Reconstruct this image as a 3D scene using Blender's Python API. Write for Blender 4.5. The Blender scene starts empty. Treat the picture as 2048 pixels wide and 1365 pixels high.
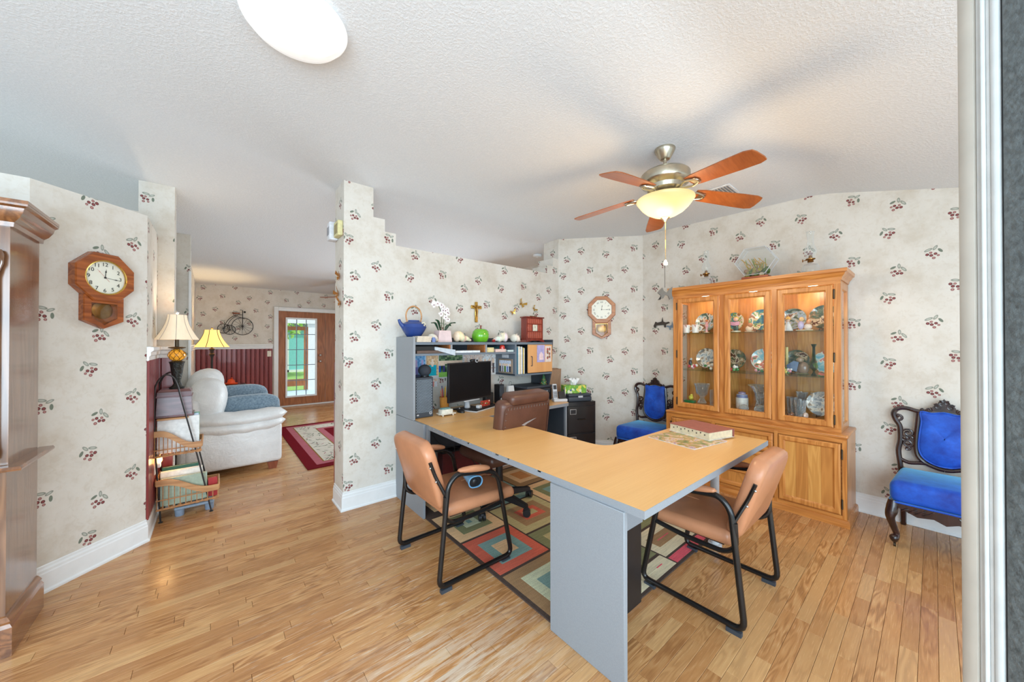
import bpy, bmesh, math, random
from math import sin, cos, pi, radians, sqrt, atan2
from mathutils import Vector, Matrix
random.seed(7)
S = bpy.context.scene
COL = S.collection
# ---------------------------------------------------------------- camera
cam = bpy.data.objects.new('camera', bpy.data.cameras.new('camera')); COL.objects.link(cam)
cam.location = (0, 0, 1.37); cam.rotation_euler = (radians(90.364), 0, radians(-40))
cam.data.sensor_width = 36; cam.data.lens = 708 / 2048 * 36; cam.data.clip_start = .05
S.camera = cam
# ---------------------------------------------------------------- world, lights, exposure
W = bpy.data.worlds.new('world'); S.world = W; W.use_nodes = True
bg = W.node_tree.nodes['Background']; bg.inputs[0].default_value = (.74, .89, 1, 1); bg.inputs[1].default_value = 1.3
S.view_settings.view_transform = 'Standard'; S.view_settings.look = 'None'
S.view_settings.gamma = 1; S.view_settings.use_curve_mapping = False
S.view_settings.exposure = 0.05
def area(name, loc, target, sx, sy, e, col):
    l = bpy.data.lights.new(name, 'AREA'); l.shape = 'RECTANGLE'; l.size = sx; l.size_y = sy; l.energy = e; l.color = col
    o = bpy.data.objects.new(name, l); COL.objects.link(o); o.location = loc
    o.rotation_euler = (Vector(target) - Vector(loc)).to_track_quat('-Z', 'Y').to_euler(); return o
def point(name, loc, e, col, r=.05):
    l = bpy.data.lights.new(name, 'POINT'); l.energy = e; l.color = col; l.shadow_soft_size = r
    o = bpy.data.objects.new(name, l); COL.objects.link(o); o.location = loc; return o
area('front_window_light', (-.15, -1.35, 1.4), (1.0, 3.0, 1.3), 3.8, 1.9, 132, (.68, .865, 1))
area('foyer_fill_light', (-1.7, -.95, 1.35), (-.2, 3.0, 1.1), 1.6, 1.9, 70, (.66, .85, 1))  # unseen area light, added to put cool light on the left walls
area('family_room_fill_light', (3.6, 5.8, 1.2), (.3, 4.9, .0), 2.2, 1.4, 100, (.76, .9, 1))  # unseen area light, added to brighten the far room; no window modelled here
sun = bpy.data.lights.new('sun', 'SUN'); sun.energy = 3.2; sun.angle = .05; sun.color = (1, .97, .92)
so = bpy.data.objects.new('sun', sun); COL.objects.link(so); so.rotation_euler = Vector((.1, .36, -1)).to_track_quat('-Z', 'Y').to_euler(); so.location = (0, 0, 6)
# ---------------------------------------------------------------- mesh helpers
class MB:
    def __init__(s): s.v = []; s.f = []; s.c = []; s.m = Matrix()
    def add(s, vs, fs, col=None):
        b = len(s.v); s.v += [tuple(s.m @ Vector(v)) for v in vs]
        for f in fs: s.f.append([b + i for i in f]); s.c.append(col)
        return s
    def at(s, loc=(0, 0, 0), rz=0, rx=0, ry=0, sc=1):
        s.m = Matrix.Translation(loc) @ Matrix.Rotation(rz, 4, 'Z') @ Matrix.Rotation(ry, 4, 'Y') @ Matrix.Rotation(rx, 4, 'X') @ Matrix.Scale(sc, 4); return s
    def box(s, x0, x1, y0, y1, z0, z1, col=None, bev=0, seg=1):
        if bev <= 0:
            v = [(x, y, z) for z in (z0, z1) for y in (y0, y1) for x in (x0, x1)]
            return s.add(v, [(0, 2, 3, 1), (4, 5, 7, 6), (0, 1, 5, 4), (2, 6, 7, 3), (0, 4, 6, 2), (1, 3, 7, 5)], col)
        bm = bmesh.new(); bmesh.ops.create_cube(bm, size=1)
        for q in bm.verts: q.co = Vector(((x0 + x1) / 2 + q.co.x * (x1 - x0), (y0 + y1) / 2 + q.co.y * (y1 - y0), (z0 + z1) / 2 + q.co.z * (z1 - z0)))
        bmesh.ops.bevel(bm, geom=bm.edges[:], offset=bev, segments=seg, affect='EDGES', profile=.5)
        bm.verts.index_update(); s.add([q.co.copy() for q in bm.verts], [[q.index for q in f.verts] for f in bm.faces], col); bm.free(); return s
    def cyl(s, p, q, r, r2=None, n=16, col=None, caps=True):
        r2 = r if r2 is None else r2; p = Vector(p); q = Vector(q); d = (q - p).normalized()
        u = d.orthogonal().normalized(); w = d.cross(u)
        v = [c + (u * cos(2 * pi * i / n) + w * sin(2 * pi * i / n)) * rr for c, rr in ((p, r), (q, r2)) for i in range(n)]
        f = [(i, (i + 1) % n, n + (i + 1) % n, n + i) for i in range(n)]
        if caps: f += [list(range(n))[::-1], list(range(n, 2 * n))]
        return s.add(v, f, col)
    def tube(s, pts, r, n=8, col=None, closed=False, flat=1.0):
        P = [Vector(p) for p in pts]; m = len(P); R = r if isinstance(r, (list, tuple)) else [r] * m
        v = []; f = []; u = None
        for i, p in enumerate(P):
            a = P[(i - 1) % m] if (closed or i) else p; b = P[(i + 1) % m] if (closed or i < m - 1) else p
            d = (b - a)
            if d.length < 1e-9: d = Vector((0, 0, 1))
            d.normalize()
            if u is None: u = d.orthogonal().normalized()
            u = (u - d * u.dot(d));
            if u.length < 1e-6: u = d.orthogonal()
            u.normalize(); w = d.cross(u)
            v += [p + (u * cos(2 * pi * k / n) + w * sin(2 * pi * k / n) * flat) * R[i] for k in range(n)]
        for i in range(m if closed else m - 1):
            j = (i + 1) % m
            f += [(i * n + k, i * n + (k + 1) % n, j * n + (k + 1) % n, j * n + k) for k in range(n)]
        if not closed: f += [list(range(n))[::-1], list(range((m - 1) * n, m * n))]
        return s.add(v, f, col)
    def lathe(s, prof, c=(0, 0, 0), n=24, col=None, cols=None, sq=1.0):
        m = len(prof); v = [(c[0] + r * cos(2 * pi * k / n), c[1] + r * sin(2 * pi * k / n) * sq, c[2] + z) for r, z in prof for k in range(n)]
        for i in range(m - 1):
            pass
        b = len(s.v); s.add(v, [], None)
        for i in range(m - 1):
            for k in range(n):
                s.f.append([b + i * n + k, b + i * n + (k + 1) % n, b + (i + 1) * n + (k + 1) % n, b + (i + 1) * n + k]); s.c.append(cols[i] if cols else col)
        if prof[0][0] > 1e-4: s.f.append([b + k for k in range(n)][::-1]); s.c.append(cols[0] if cols else col)
        if prof[-1][0] > 1e-4: s.f.append([b + (m - 1) * n + k for k in range(n)]); s.c.append(cols[-1] if cols else col)
        return s
    def sph(s, c, r, n=16, m=10, col=None):
        if not isinstance(r, (tuple, list)): r = (r, r, r)
        v = []; f = []
        for i in range(m + 1):
            t = pi * i / m
            for k in range(n):
                a = 2 * pi * k / n; v.append((c[0] + r[0] * sin(t) * cos(a), c[1] + r[1] * sin(t) * sin(a), c[2] - r[2] * cos(t)))
        for i in range(m):
            for k in range(n): f.append((i * n + k, i * n + (k + 1) % n, (i + 1) * n + (k + 1) % n, (i + 1) * n + k))
        return s.add(v, f, col)
    def prism(s, poly, o, U, V, t0, t1, col=None):
        o = Vector(o); U = Vector(U); V = Vector(V); N = U.cross(V).normalized(); n = len(poly)
        v = [o + U * a + V * b + N * t for t in (t0, t1) for a, b in poly]
        f = [(i, (i + 1) % n, n + (i + 1) % n, n + i) for i in range(n)] + [list(range(n))[::-1], list(range(n, 2 * n))]
        return s.add(v, f, col)
    def sweep(s, prof, path, closed=False, col=None, up=(0, 0, 1)):
        # prof: (offset outward, height) swept along a horizontal path with mitred corners; outward = right of travel
        P = [Vector(p) for p in path]; m = len(P); up = Vector(up); n = len(prof); v = []; f = []
        for i, p in enumerate(P):
            a = P[i - 1] if (closed or i) else None; b = P[(i + 1) % m] if (closed or i < m - 1) else None
            d1 = (p - a).normalized() if a is not None else None; d2 = (b - p).normalized() if b is not None else None
            if d1 is None: d1 = d2
            if d2 is None: d2 = d1
            n1 = d1.cross(up); n2 = d2.cross(up); nn = (n1 + n2); nn = nn / max(.2, nn.dot(n1)) if nn.length > 1e-6 else n1
            v += [p + nn * a_ + up * b_ for a_, b_ in prof]
        for i in range(m if closed else m - 1):
            j = (i + 1) % m
            f += [(i * n + k, j * n + k, j * n + (k + 1) % n, i * n + (k + 1) % n) for k in range(n)]
        if not closed: f += [list(range(n)), list(range((m - 1) * n, m * n))[::-1]]
        return s.add(v, f, col)
    def build(s, name, mat, parent=None, loc=(0, 0, 0), rz=0, sharp=38, sub=0, smooth=True, stuff=False):
        me = bpy.data.meshes.new(name); me.from_pydata(s.v, [], s.f)
        if any(c is not None for c in s.c):
            at = me.color_attributes.new('Col', 'FLOAT_COLOR', 'CORNER'); k = 0
            buf = []
            for p, c in zip(me.polygons, s.c):
                c = c or (.8, .8, .8); buf += [c[0], c[1], c[2], 1] * p.loop_total
            at.data.foreach_set('color', buf)
        bm = bmesh.new(); bm.from_mesh(me); bmesh.ops.remove_doubles(bm, verts=bm.verts, dist=1e-6); bmesh.ops.recalc_face_normals(bm, faces=bm.faces); bm.to_mesh(me); bm.free()
        uv = me.uv_layers.new(name='UV'); buf = [0.] * (2 * len(me.loops))
        for p in me.polygons:
            N = p.normal; a = abs(N.z)
            if a > .8: U = Vector((1, 0, 0)); V = Vector((0, 1, 0))
            else: U = Vector((-N.y, N.x, 0)).normalized(); V = Vector((0, 0, 1))
            for li in p.loop_indices:
                co = me.vertices[me.loops[li].vertex_index].co; buf[2 * li] = co.dot(U); buf[2 * li + 1] = co.dot(V)
        uv.data.foreach_set('uv', buf)
        if smooth:
            me.polygons.foreach_set('use_smooth', [True] * len(me.polygons)); me.set_sharp_from_angle(angle=radians(sharp))
        me.materials.append(mat)
        o = bpy.data.objects.new(name, me); COL.objects.link(o); o.parent = parent; o.location = loc; o.rotation_euler = (0, 0, rz)
        if stuff: o['kind'] = 'stuff'
        if sub:
            md = o.modifiers.new('sub', 'SUBSURF'); md.levels = sub; md.render_levels = sub
        return o
def rnd(pts, r, k=5, closed=False):
    P = [Vector(p) for p in pts]; m = len(P); out = []
    for i, p in enumerate(P):
        if not closed and i in (0, m - 1): out.append(p); continue
        a = P[(i - 1) % m]; b = P[(i + 1) % m]; d1 = (a - p); d2 = (b - p); q = min(r, d1.length * .48, d2.length * .48)
        A = p + d1.normalized() * q; B = p + d2.normalized() * q
        for j in range(k + 1):
            t = j / k; out.append(A * (1 - t) ** 2 + p * 2 * t * (1 - t) + B * t ** 2)
    return out
def spline(pts, k=6, closed=False):
    P = [Vector(p) for p in pts]; m = len(P); out = []
    for i in range(m if closed else m - 1):
        p0 = P[(i - 1) % m] if (closed or i) else P[i]; p1 = P[i]; p2 = P[(i + 1) % m]; p3 = P[(i + 2) % m] if (closed or i < m - 2) else P[(i + 1) % m]
        for j in range(k):
            t = j / k; out.append(.5 * ((2 * p1) + (p2 - p0) * t + (2 * p0 - 5 * p1 + 4 * p2 - p3) * t * t + (3 * p1 - p0 - 3 * p2 + p3) * t ** 3))
    if not closed: out.append(P[-1])
    return out
def tag(o, label, cat, group=None):
    o['label'] = label; o['category'] = cat
    if group: o['group'] = group
    return o
def thing(name, label, cat, loc=(0, 0, 0), rz=0, group=None):
    o = bpy.data.objects.new(name, None); COL.objects.link(o); o.empty_display_size = .1
    o.location = loc; o.rotation_euler = (0, 0, rz); return tag(o, label, cat, group)
def structure(o): o['kind'] = 'structure'; return o
def sempty(name, loc=(0, 0, 0), rz=0):
    o = bpy.data.objects.new(name, None); COL.objects.link(o); o.location = loc; o.rotation_euler = (0, 0, rz); return structure(o)
def copy_tree(o, parent=None):
    c = o.copy(); COL.objects.link(c); c.parent = parent
    for ch in list(o.children): copy_tree(ch, c)
    return c
def s2l(*c): return tuple(((x / 255) / 12.92 if x / 255 <= .04045 else ((x / 255 + .055) / 1.055) ** 2.4) for x in c)
# ---------------------------------------------------------------- material helpers
class NT:
    def __init__(s, name):
        s.m = bpy.data.materials.new(name); s.m.use_nodes = True; s.t = s.m.node_tree; s.t.nodes.clear()
        s.out = s.t.nodes.new('ShaderNodeOutputMaterial'); s.b = s.t.nodes.new('ShaderNodeBsdfPrincipled'); s.t.links.new(s.b.outputs[0], s.out.inputs[0])
    def n(s, typ, ins=None, out=0, **pr):
        nd = s.t.nodes.new('ShaderNode' + typ)
        for k, v in pr.items(): setattr(nd, k, v)
        for k, v in (ins or {}).items():
            sk = nd.inputs[k]
            if isinstance(v, bpy.types.NodeSocket): s.t.links.new(v, sk)
            else: sk.default_value = v
        return nd.outputs[out]
    def M(s, op, a, b=0., c=0., clamp=False): return s.n('Math', {0: a, 1: b, 2: c}, operation=op, use_clamp=clamp)
    def vm(s, op, a, b=(0, 0, 0)): return s.n('VectorMath', {0: a, 1: b}, operation=op)
    def mix(s, f, a, b, blend='MIX'):
        nd = s.t.nodes.new('ShaderNodeMix'); nd.data_type = 'RGBA'; nd.blend_type = blend
        for i, v in ((0, f), (6, a), (7, b)):
            if isinstance(v, bpy.types.NodeSocket): s.t.links.new(v, nd.inputs[i])
            else: nd.inputs[i].default_value = (*v, 1) if i and len(v) == 3 else v
        return nd.outputs[2]
    def ramp(s, f, stops, interp='LINEAR'):
        nd = s.t.nodes.new('ShaderNodeValToRGB'); nd.color_ramp.interpolation = interp; e = nd.color_ramp.elements
        while len(e) < len(stops): e.new(.5)
        for q, (p, c) in zip(e, stops): q.position = p; q.color = (*c, 1) if len(c) == 3 else c
        s.t.links.new(f, nd.inputs[0]); return nd.outputs[0]
    def sm(s, f, a, b, c=0., d=1.): return s.n('MapRange', {0: f, 1: a, 2: b, 3: c, 4: d}, interpolation_type='SMOOTHSTEP')
    def set(s, **k):
        for a, v in k.items():
            nm = {'col': 'Base Color', 'rough': 'Roughness', 'metal': 'Metallic', 'spec': 'Specular IOR Level', 'trans': 'Transmission Weight', 'ior': 'IOR', 'norm': 'Normal', 'alpha': 'Alpha', 'ecol': 'Emission Color', 'e': 'Emission Strength', 'coat': 'Coat Weight', 'sheen': 'Sheen Weight', 'crough': 'Coat Roughness', 'sub': 'Subsurface Weight'}[a]
            sk = s.b.inputs[nm]
            if isinstance(v, bpy.types.NodeSocket): s.t.links.new(v, sk)
            else: sk.default_value = (*v, 1) if isinstance(v, (tuple, list)) and len(v) == 3 else v
        return s
    def obj(s): return s.n('TexCoord', out=3)
    def pos(s): return s.n('NewGeometry')
    def bump(s, h, st=.3, d=.01): return s.n('Bump', {'Strength': st, 'Distance': d, 'Height': h})
def pm(name, c, rough=.5, metal=0, var=.12, scale=14, bump=0, bs=80, bd=.004, **k):
    t = NT(name); no = t.n('TexNoise', {'Vector': t.obj(), 'Scale': scale, 'Detail': 4})
    c2 = tuple(x * (1 - var) for x in c); c1 = tuple(min(1, x * (1 + var)) for x in c)
    t.set(col=t.ramp(no, [(.3, c2), (.7, c1)]), rough=rough, metal=metal, **k)
    if bump: t.set(norm=t.bump(t.n('TexNoise', {'Vector': t.obj(), 'Scale': bs, 'Detail': 5}), bump, bd))
    return t.m
def wood(name, c1, c2, axis=0, rough=.35, scale=1., freq=26, coat=0., contrast=1., dark=None):
    t = NT(name); sc = [9, 9, 9]; sc[axis] = .9
    v = t.n('Mapping', {'Vector': t.obj(), 'Scale': [x * scale for x in sc]})
    n1 = t.n('TexNoise', {'Vector': v, 'Scale': 1., 'Detail': 2, 'Distortion': .4})
    ln = t.M('SINE', t.M('MULTIPLY', n1, freq * 2.))
    sc2 = [140, 140, 140]; sc2[axis] = 4
    n2 = t.n('TexNoise', {'Vector': t.n('Mapping', {'Vector': t.obj(), 'Scale': sc2}), 'Scale': 1, 'Detail': 3})
    f = t.M('ADD', t.M('MULTIPLY', ln, .22 * contrast), t.M('ADD', t.M('MULTIPLY', n2, .6), t.M('MULTIPLY', n1, .35)))
    t.set(col=t.ramp(f, [(.12, c2), (.85, c1)]), rough=rough, coat=coat, crough=.15, norm=t.bump(n2, .12, .002)); return t.m
def vcol(name, rough=.5, metal=0, var=.15, scale=40, **k):
    t = NT(name); c = t.n('VertexColor', layer_name='Col'); no = t.n('TexNoise', {'Vector': t.obj(), 'Scale': scale, 'Detail': 3})
    f = t.n('MapRange', {0: no, 1: .25, 2: .75, 3: 1 - var, 4: 1 + var})
    t.set(col=t.vm('MULTIPLY', c, t.n('CombineXYZ', {0: f, 1: f, 2: f})), rough=rough, metal=metal, **k); return t.m
M = {}
# ---------------------------------------------------------------- materials of the setting
def wallpaper():
    t = NT('wallpaper'); uv = t.n('TexCoord', out=2); sx = t.t.nodes.new('ShaderNodeSeparateXYZ'); t.t.links.new(uv, sx.inputs[0]); u, v = sx.outputs[0], sx.outputs[1]
    Wd, Hd = .535, .51; p = None
    for (a0, b0, mx, rot) in ((0, 0, 1, 0), (.306, -.057, -1, 12), (.11, -.249, 1, 35), (-.176, -.106, -1, -28)):
        a = t.M('SUBTRACT', u, a0); i = t.M('ROUND', t.M('DIVIDE', a, Wd)); a = t.M('SUBTRACT', a, t.M('MULTIPLY', i, Wd))
        b = t.M('SUBTRACT', t.M('SUBTRACT', v, b0), t.M('MULTIPLY', i, Hd / 2)); b = t.M('SUBTRACT', b, t.M('MULTIPLY', t.M('ROUND', t.M('DIVIDE', b, Hd)), Hd))
        q = t.n('Mapping', {'Vector': t.n('CombineXYZ', {0: a, 1: b}), 'Scale': (mx * .84, .84, 1), 'Rotation': (0, 0, radians(rot))})
        if p is None: p = q
        else:
            near = t.M('LESS_THAN', t.n('VectorMath', {0: q}, out=1, operation='LENGTH'), .066)
            nd = t.t.nodes.new('ShaderNodeMix'); nd.data_type = 'VECTOR'
            t.t.links.new(near, nd.inputs[0]); t.t.links.new(p, nd.inputs[4]); t.t.links.new(q, nd.inputs[5]); p = nd.outputs[1]
    def blob(cx, cy, rx, ry, rot=0):
        w = t.vm('SUBTRACT', p, (cx, cy, 0))
        if rot: w = t.n('VectorRotate', {'Vector': w, 'Angle': radians(-rot)}, rotation_type='Z_AXIS')
        w = t.vm('DIVIDE', w, (rx, ry, 1)); return t.n('VectorMath', {0: w}, out=1, operation='LENGTH')
    def mn(l):
        r = l[0]
        for x in l[1:]: r = t.M('MINIMUM', r, x)
        return r
    lf = mn([blob(-.020, .016, .021, .0085, 25), blob(.008, .026, .018, .008, 60)]); lf2 = blob(.028, .007, .016, .0075, -55)
    be = mn([blob(-.024, -.012, .0085, .0085), blob(-.008, -.019, .0085, .0085), blob(.009, -.011, .008, .008)]); be2 = mn([blob(.002, -.036, .008, .008), blob(-.010, -.002, .007, .007), blob(.020, -.022, .0065, .0065)])
    P = t.pos(); n1 = t.n('TexNoise', {'Vector': P, 'Scale': 5, 'Detail': 6, 'Roughness': .65}); n2 = t.n('TexNoise', {'Vector': P, 'Scale': 28, 'Detail': 5, 'Distortion': 1.2})
    base = t.ramp(n1, [(.3, (.60, .535, .45)), (.5, (.685, .635, .565)), (.72, (.72, .68, .62))])
    base = t.mix(t.sm(n2, .52, .66, 0, .22), base, (.55, .46, .36))
    n3 = t.n('TexNoise', {'Vector': P, 'Scale': 160, 'Detail': 2})
    c = t.mix(t.sm(lf, 1.0, .75, 0, .75), base, t.mix(t.sm(lf, .8, .3), (.07, .11, .075), (.40, .42, .36)))
    c = t.mix(t.sm(lf2, 1.0, .8, 0, .85), c, t.mix(n3, (.03, .06, .035), (.13, .18, .12)))
    c = t.mix(t.sm(be2, 1.05, .85, 0, .9), c, t.mix(t.sm(be2, .7, .2), (.22, .045, .045), (.48, .22, .2)))
    c = t.mix(t.sm(be, 1.05, .85, 0, .95), c, t.mix(t.sm(be, .75, .1), (.11, .014, .018), (.30, .05, .05)))
    t.set(col=c, rough=.62, spec=.25, norm=t.bump(n2, .08, .002)); return t.m
M['wallpaper'] = wallpaper()
def ceil_mat():
    t = NT('textured_ceiling'); P = t.pos(); n = t.n('TexNoise', {'Vector': P, 'Scale': 80, 'Detail': 3, 'Roughness': .6}); v = t.n('TexVoronoi', {'Vector': P, 'Scale': 85})
    h = t.M('ADD', t.sm(n, .42, .62), t.M('MULTIPLY', v, -.4))
    t.set(col=t.ramp(n, [(.3, (.70, .715, .735)), (.7, (.76, .77, .785))]), rough=.85, spec=.1, norm=t.bump(h, .28, .0035)); return t.m
M['ceiling'] = ceil_mat()
def floor_mat():
    t = NT('oak_floor'); P = t.pos(); r = t.n('Attribute', {}, out=2, attribute_name='rnd')
    sh = t.n('CombineXYZ', {0: t.M('MULTIPLY', r, 41.), 1: t.M('MULTIPLY', r, 17.), 2: r}); Q = t.vm('ADD', P, sh)
    n1 = t.n('TexNoise', {'Vector': t.n('Mapping', {'Vector': Q, 'Scale': (2.0, 14, 1)}), 'Scale': 1, 'Detail': 2, 'Distortion': .35})
    ln = t.M('SINE', t.M('MULTIPLY', n1, 55.)); fine = t.n('TexNoise', {'Vector': t.n('Mapping', {'Vector': Q, 'Scale': (10, 210, 1)}), 'Scale': 1, 'Detail': 4})
    n4 = t.n('TexNoise', {'Vector': Q, 'Scale': 3., 'Detail': 2}); amt = t.sm(n4, .40, .62, .05, .22)
    f = t.M('ADD', t.M('MULTIPLY', ln, amt), t.M('ADD', t.M('MULTIPLY', fine, .55), .22))
    c = t.ramp(f, [(.1, (.23, .092, .032)), (.5, (.535, .255, .095)), (.9, (.69, .405, .18))])
    c = t.mix(t.sm(r, .1, .95, .0, .48), c, (.36, .155, .055)); c = t.mix(t.sm(t.M('FRACT', t.M('MULTIPLY', r, 7.3)), .55, 1, 0, .5), c, (.70, .425, .19))
    # worn finish where feet pass in front of the desk: pale scuffs along the grain
    d = t.vm('DIVIDE', t.vm('SUBTRACT', P, (.62, 1.25, 0)), (.75, .42, 1)); dl = t.n('VectorMath', {0: d}, out=1, operation='LENGTH')
    d2 = t.vm('DIVIDE', t.vm('SUBTRACT', P, (.75, 1.6, 0)), (.75, .8, 1)); dl2 = t.n('VectorMath', {0: d2}, out=1, operation='LENGTH')
    wn = t.n('TexNoise', {'Vector': t.n('Mapping', {'Vector': P, 'Scale': (3.2, 34, 1)}), 'Scale': 1, 'Detail': 6, 'Roughness': .7})
    wn2 = t.n('TexNoise', {'Vector': t.n('Mapping', {'Vector': P, 'Scale': (5, 60, 1)}), 'Scale': 1, 'Detail': 4, 'Roughness': .7})
    w = t.M('ADD', t.M('MULTIPLY', t.sm(dl, 1.15, .1), t.sm(wn, .42, .6)), t.M('MULTIPLY', t.sm(dl2, 1.4, .4), t.sm(wn2, .56, .66, 0, .7)), clamp=True)
    c = t.mix(t.M('MULTIPLY', w, .78), c, (.74, .61, .47))
    ro = t.M('ADD', t.M('MULTIPLY', w, .3), t.n('MapRange', {0: fine, 1: .3, 2: .7, 3: .16, 4: .3}))
    t.set(col=c, rough=ro, spec=.5, norm=t.bump(t.M('ADD', t.M('MULTIPLY', fine, .5), t.M('MULTIPLY', ln, .12)), .12, .002)); return t.m
M['floor'] = floor_mat()
M['subfloor'] = pm('subfloor', (.70, .56, .42), .8)
M['trim'] = pm('white_trim', (.80, .80, .79), .35, var=.03)
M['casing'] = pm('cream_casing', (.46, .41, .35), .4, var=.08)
M['jamb'] = pm('dimmed_white_jamb', (.60, .61, .60), .35, var=.06, scale=30)  # white trim with its colour darkened to offset the strong front light
M['dark'] = pm('dark_rubber', (.02, .02, .022), .6)
M['grey_paint'] = pm('weathered_grey_paint', (.12, .14, .145), .6, var=.3, scale=120, bump=.5, bs=160)
def bead_mat():
    t = NT('red_beadboard'); n = t.n('TexNoise', {'Vector': t.n('Mapping', {'Vector': t.obj(), 'Scale': (30, 30, 2)}), 'Scale': 1, 'Detail': 4})
    t.set(col=t.ramp(n, [(.3, (.20, .028, .03)), (.7, (.30, .055, .05))]), rough=.3, coat=.2); return t.m
M['bead'] = bead_mat()
# ---------------------------------------------------------------- floor
XL, XR, YF, YB = -1.7, 4.05, -.35, 9.0
fb = MB().box(-2.7, 4.2, -1.4, 9.1, -.06, -.014); floor = structure(fb.build('floor', M['subfloor']))
TH = radians(50)
def proj(x, y, z=0):
    w = x * cos(TH) + y * sin(TH); l = x * sin(TH) - y * cos(TH)
    if w < .2: return None
    return 1024 + 708 * l / w, 687 - 708 * (z - 1.37) / w
planks = []; pw = .0572; y = YF; rr = random.Random(3)
while y < YB:
    x0, x1 = (XL, 4.04) if y < 3.1 else (-.8, 4.1)
    x = x0 - rr.random() * .8
    while x < x1:
        L = rr.choice((.28, .38, .5, .65, .8, .95)) * (.85 + .3 * rr.random()); a = max(x, x0); b = min(x + L, x1)
        if b - a > .03: planks.append((a, b, y, min(y + pw, YB), rr.random()))
        x += L
    y += pw
def parea(p):
    c = proj((p[0] + p[1]) / 2, (p[2] + p[3]) / 2)
    if c is None or not (-80 < c[0] < 2000 and c[1] < 1440): return 0
    w = ((p[0] + p[1]) / 2) * cos(TH) + ((p[2] + p[3]) / 2) * sin(TH); return (p[1] - p[0]) * (p[3] - p[2]) / w ** 3
planks.sort(key=parea, reverse=True)
def plank_mesh(lst, name):
    v = []; f = []; R = []
    for a, b, c, d, r in lst:
        k = len(v); g = .0006; z = r * .0006 - .0006; e = .001
        v += [(a + g, c + g, -.014), (b - g, c + g, -.014), (b - g, d - g, -.014), (a + g, d - g, -.014), (a + g, c + g, z - e), (b - g, c + g, z - e), (b - g, d - g, z - e), (a + g, d - g, z - e),
              (a + g + e, c + g + e, z), (b - g - e, c + g + e, z), (b - g - e, d - g - e, z), (a + g + e, d - g - e, z)]
        f += [(k, k + 1, k + 5, k + 4), (k + 1, k + 2, k + 6, k + 5), (k + 2, k + 3, k + 7, k + 6), (k + 3, k, k + 4, k + 7), (k + 4, k + 5, k + 9, k + 8), (k + 5, k + 6, k + 10, k + 9), (k + 6, k + 7, k + 11, k + 10), (k + 7, k + 4, k + 8, k + 11), (k + 8, k + 9, k + 10, k + 11)]
        R += [r] * 12
    me = bpy.data.meshes.new(name); me.from_pydata(v, [], f); at = me.attributes.new('rnd', 'FLOAT', 'POINT'); at.data.foreach_set('value', R); me.materials.append(M['floor'])
    o = bpy.data.objects.new(name, me); COL.objects.link(o); o.parent = floor; return o
for p in planks[:298]: plank_mesh([p], 'floor_plank')
plank_mesh(planks[298:], 'floor_planks')['kind'] = 'stuff'
# ---------------------------------------------------------------- ceiling
def cz(y): 
    return 2.675 - (.63 - y) * .265 if y < .63 else (2.675 + (y - .63) * .04 / 2.57 if y < 3.2 else 2.715 - (y - 3.2) * .205 / 5.8)
bz = lambda k: (lambda t: (.51 + .24 * t, (1 - t) ** 2 * cz(.51) + 2 * t * (1 - t) * cz(.63) + t * t * cz(.75)))(k / 10)
cp = [(-1.4, cz(-1.4))] + [bz(k) for k in range(11)] + [(3.2, 2.715), (9.05, cz(9.05)), (9.05, 2.95), (-1.4, 2.95)]
structure(MB().prism(cp, (-2.7, 0, 0), (0, 1, 0), (0, 0, 1), 0, 6.9).build('ceiling', M['ceiling'], sharp=30))
# ---------------------------------------------------------------- walls
def wallbox(name, poly, o, U, t0, t1): return structure(MB().prism(poly, o, U, (0, 0, 1), t0, t1).build(name, M['wallpaper'], smooth=False))
ST = [(.806, 0), (3.39, 0), (3.39, 2.72), (3.385, 2.455), (3.287, 2.455), (3.287, 2.35), (3.183, 2.35), (3.183, 2.248), (1.244, 2.248), (1.244, 2.355), (1.144, 2.355), (1.144, 2.462), (1.044, 2.462), (1.044, 2.74), (.806, 2.74)]
# y grows away from the camera: front face y = 3.107
wallbox('wall_partition', ST, (0, 3.107, 0), (1, 0, 0), -.265, 0)
DX, DY = 4.04 - 3.39, 2.303 - 3.107; DL = sqrt(DX * DX + DY * DY); DU = Vector((DX / DL, DY / DL, 0)); DN = Vector((DY / DL, -DX / DL, 0))
wallbox('wall_diagonal', [(0, 0), (DL, 0), (DL, 2.74), (0, 2.74)], (3.39, 3.107, 0), DU, -.265, 0)
wallbox('wall_right', [(-1.4, 0), (2.55, 0), (2.55, 2.74), (-1.4, 2.74)], (4.04, 0, 0), (0, 1, 0), 0, .15)
wallbox('wall_far', [(-.6, 0), (1.03, 0), (1.03, 2.07), (2.86, 2.07), (2.86, 0), (4.2, 0), (4.2, 2.6), (-.6, 2.6)], (0, 9., 0), (1, 0, 0), -.12, 0)
wallbox('wall_far_right', [(3.3, 0), (9.1, 0), (9.1, 2.8), (3.3, 2.8)], (4.1, 0, 0), (0, 1, 0), 0, .12)
q = sqrt(.5)
wallbox('wall_clock', [(0, 0), (.40 / q, 0), (.40 / q, 2.255), (0, 2.255)], (-.762, 3.104, 0), (q, q, 0), -.12, 0)
wallbox('wall_foyer', [(-2.7, 0), (-.762, 0), (-.762, 2.255), (-2.7, 2.255)], (0, 3.104, 0), (1, 0, 0), -.12, 0)
wallbox('wall_wainscot', [(3.504, 0), (4.1, 0), (4.1, 2.255), (3.504, 2.255)], (-.362, 0, 0), (0, 1, 0), -.12, 0)
PIL = [(-.9, 0), (-.263, 0), (-.263, 2.74), (-.475, 2.74), (-.475, 2.43), (-.56, 2.43), (-.56, 2.345), (-.65, 2.345), (-.65, 2.255), (-.9, 2.255)]
wallbox('wall_pilaster', PIL, (0, 4.1, 0), (1, 0, 0), -.16, 0)
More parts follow.
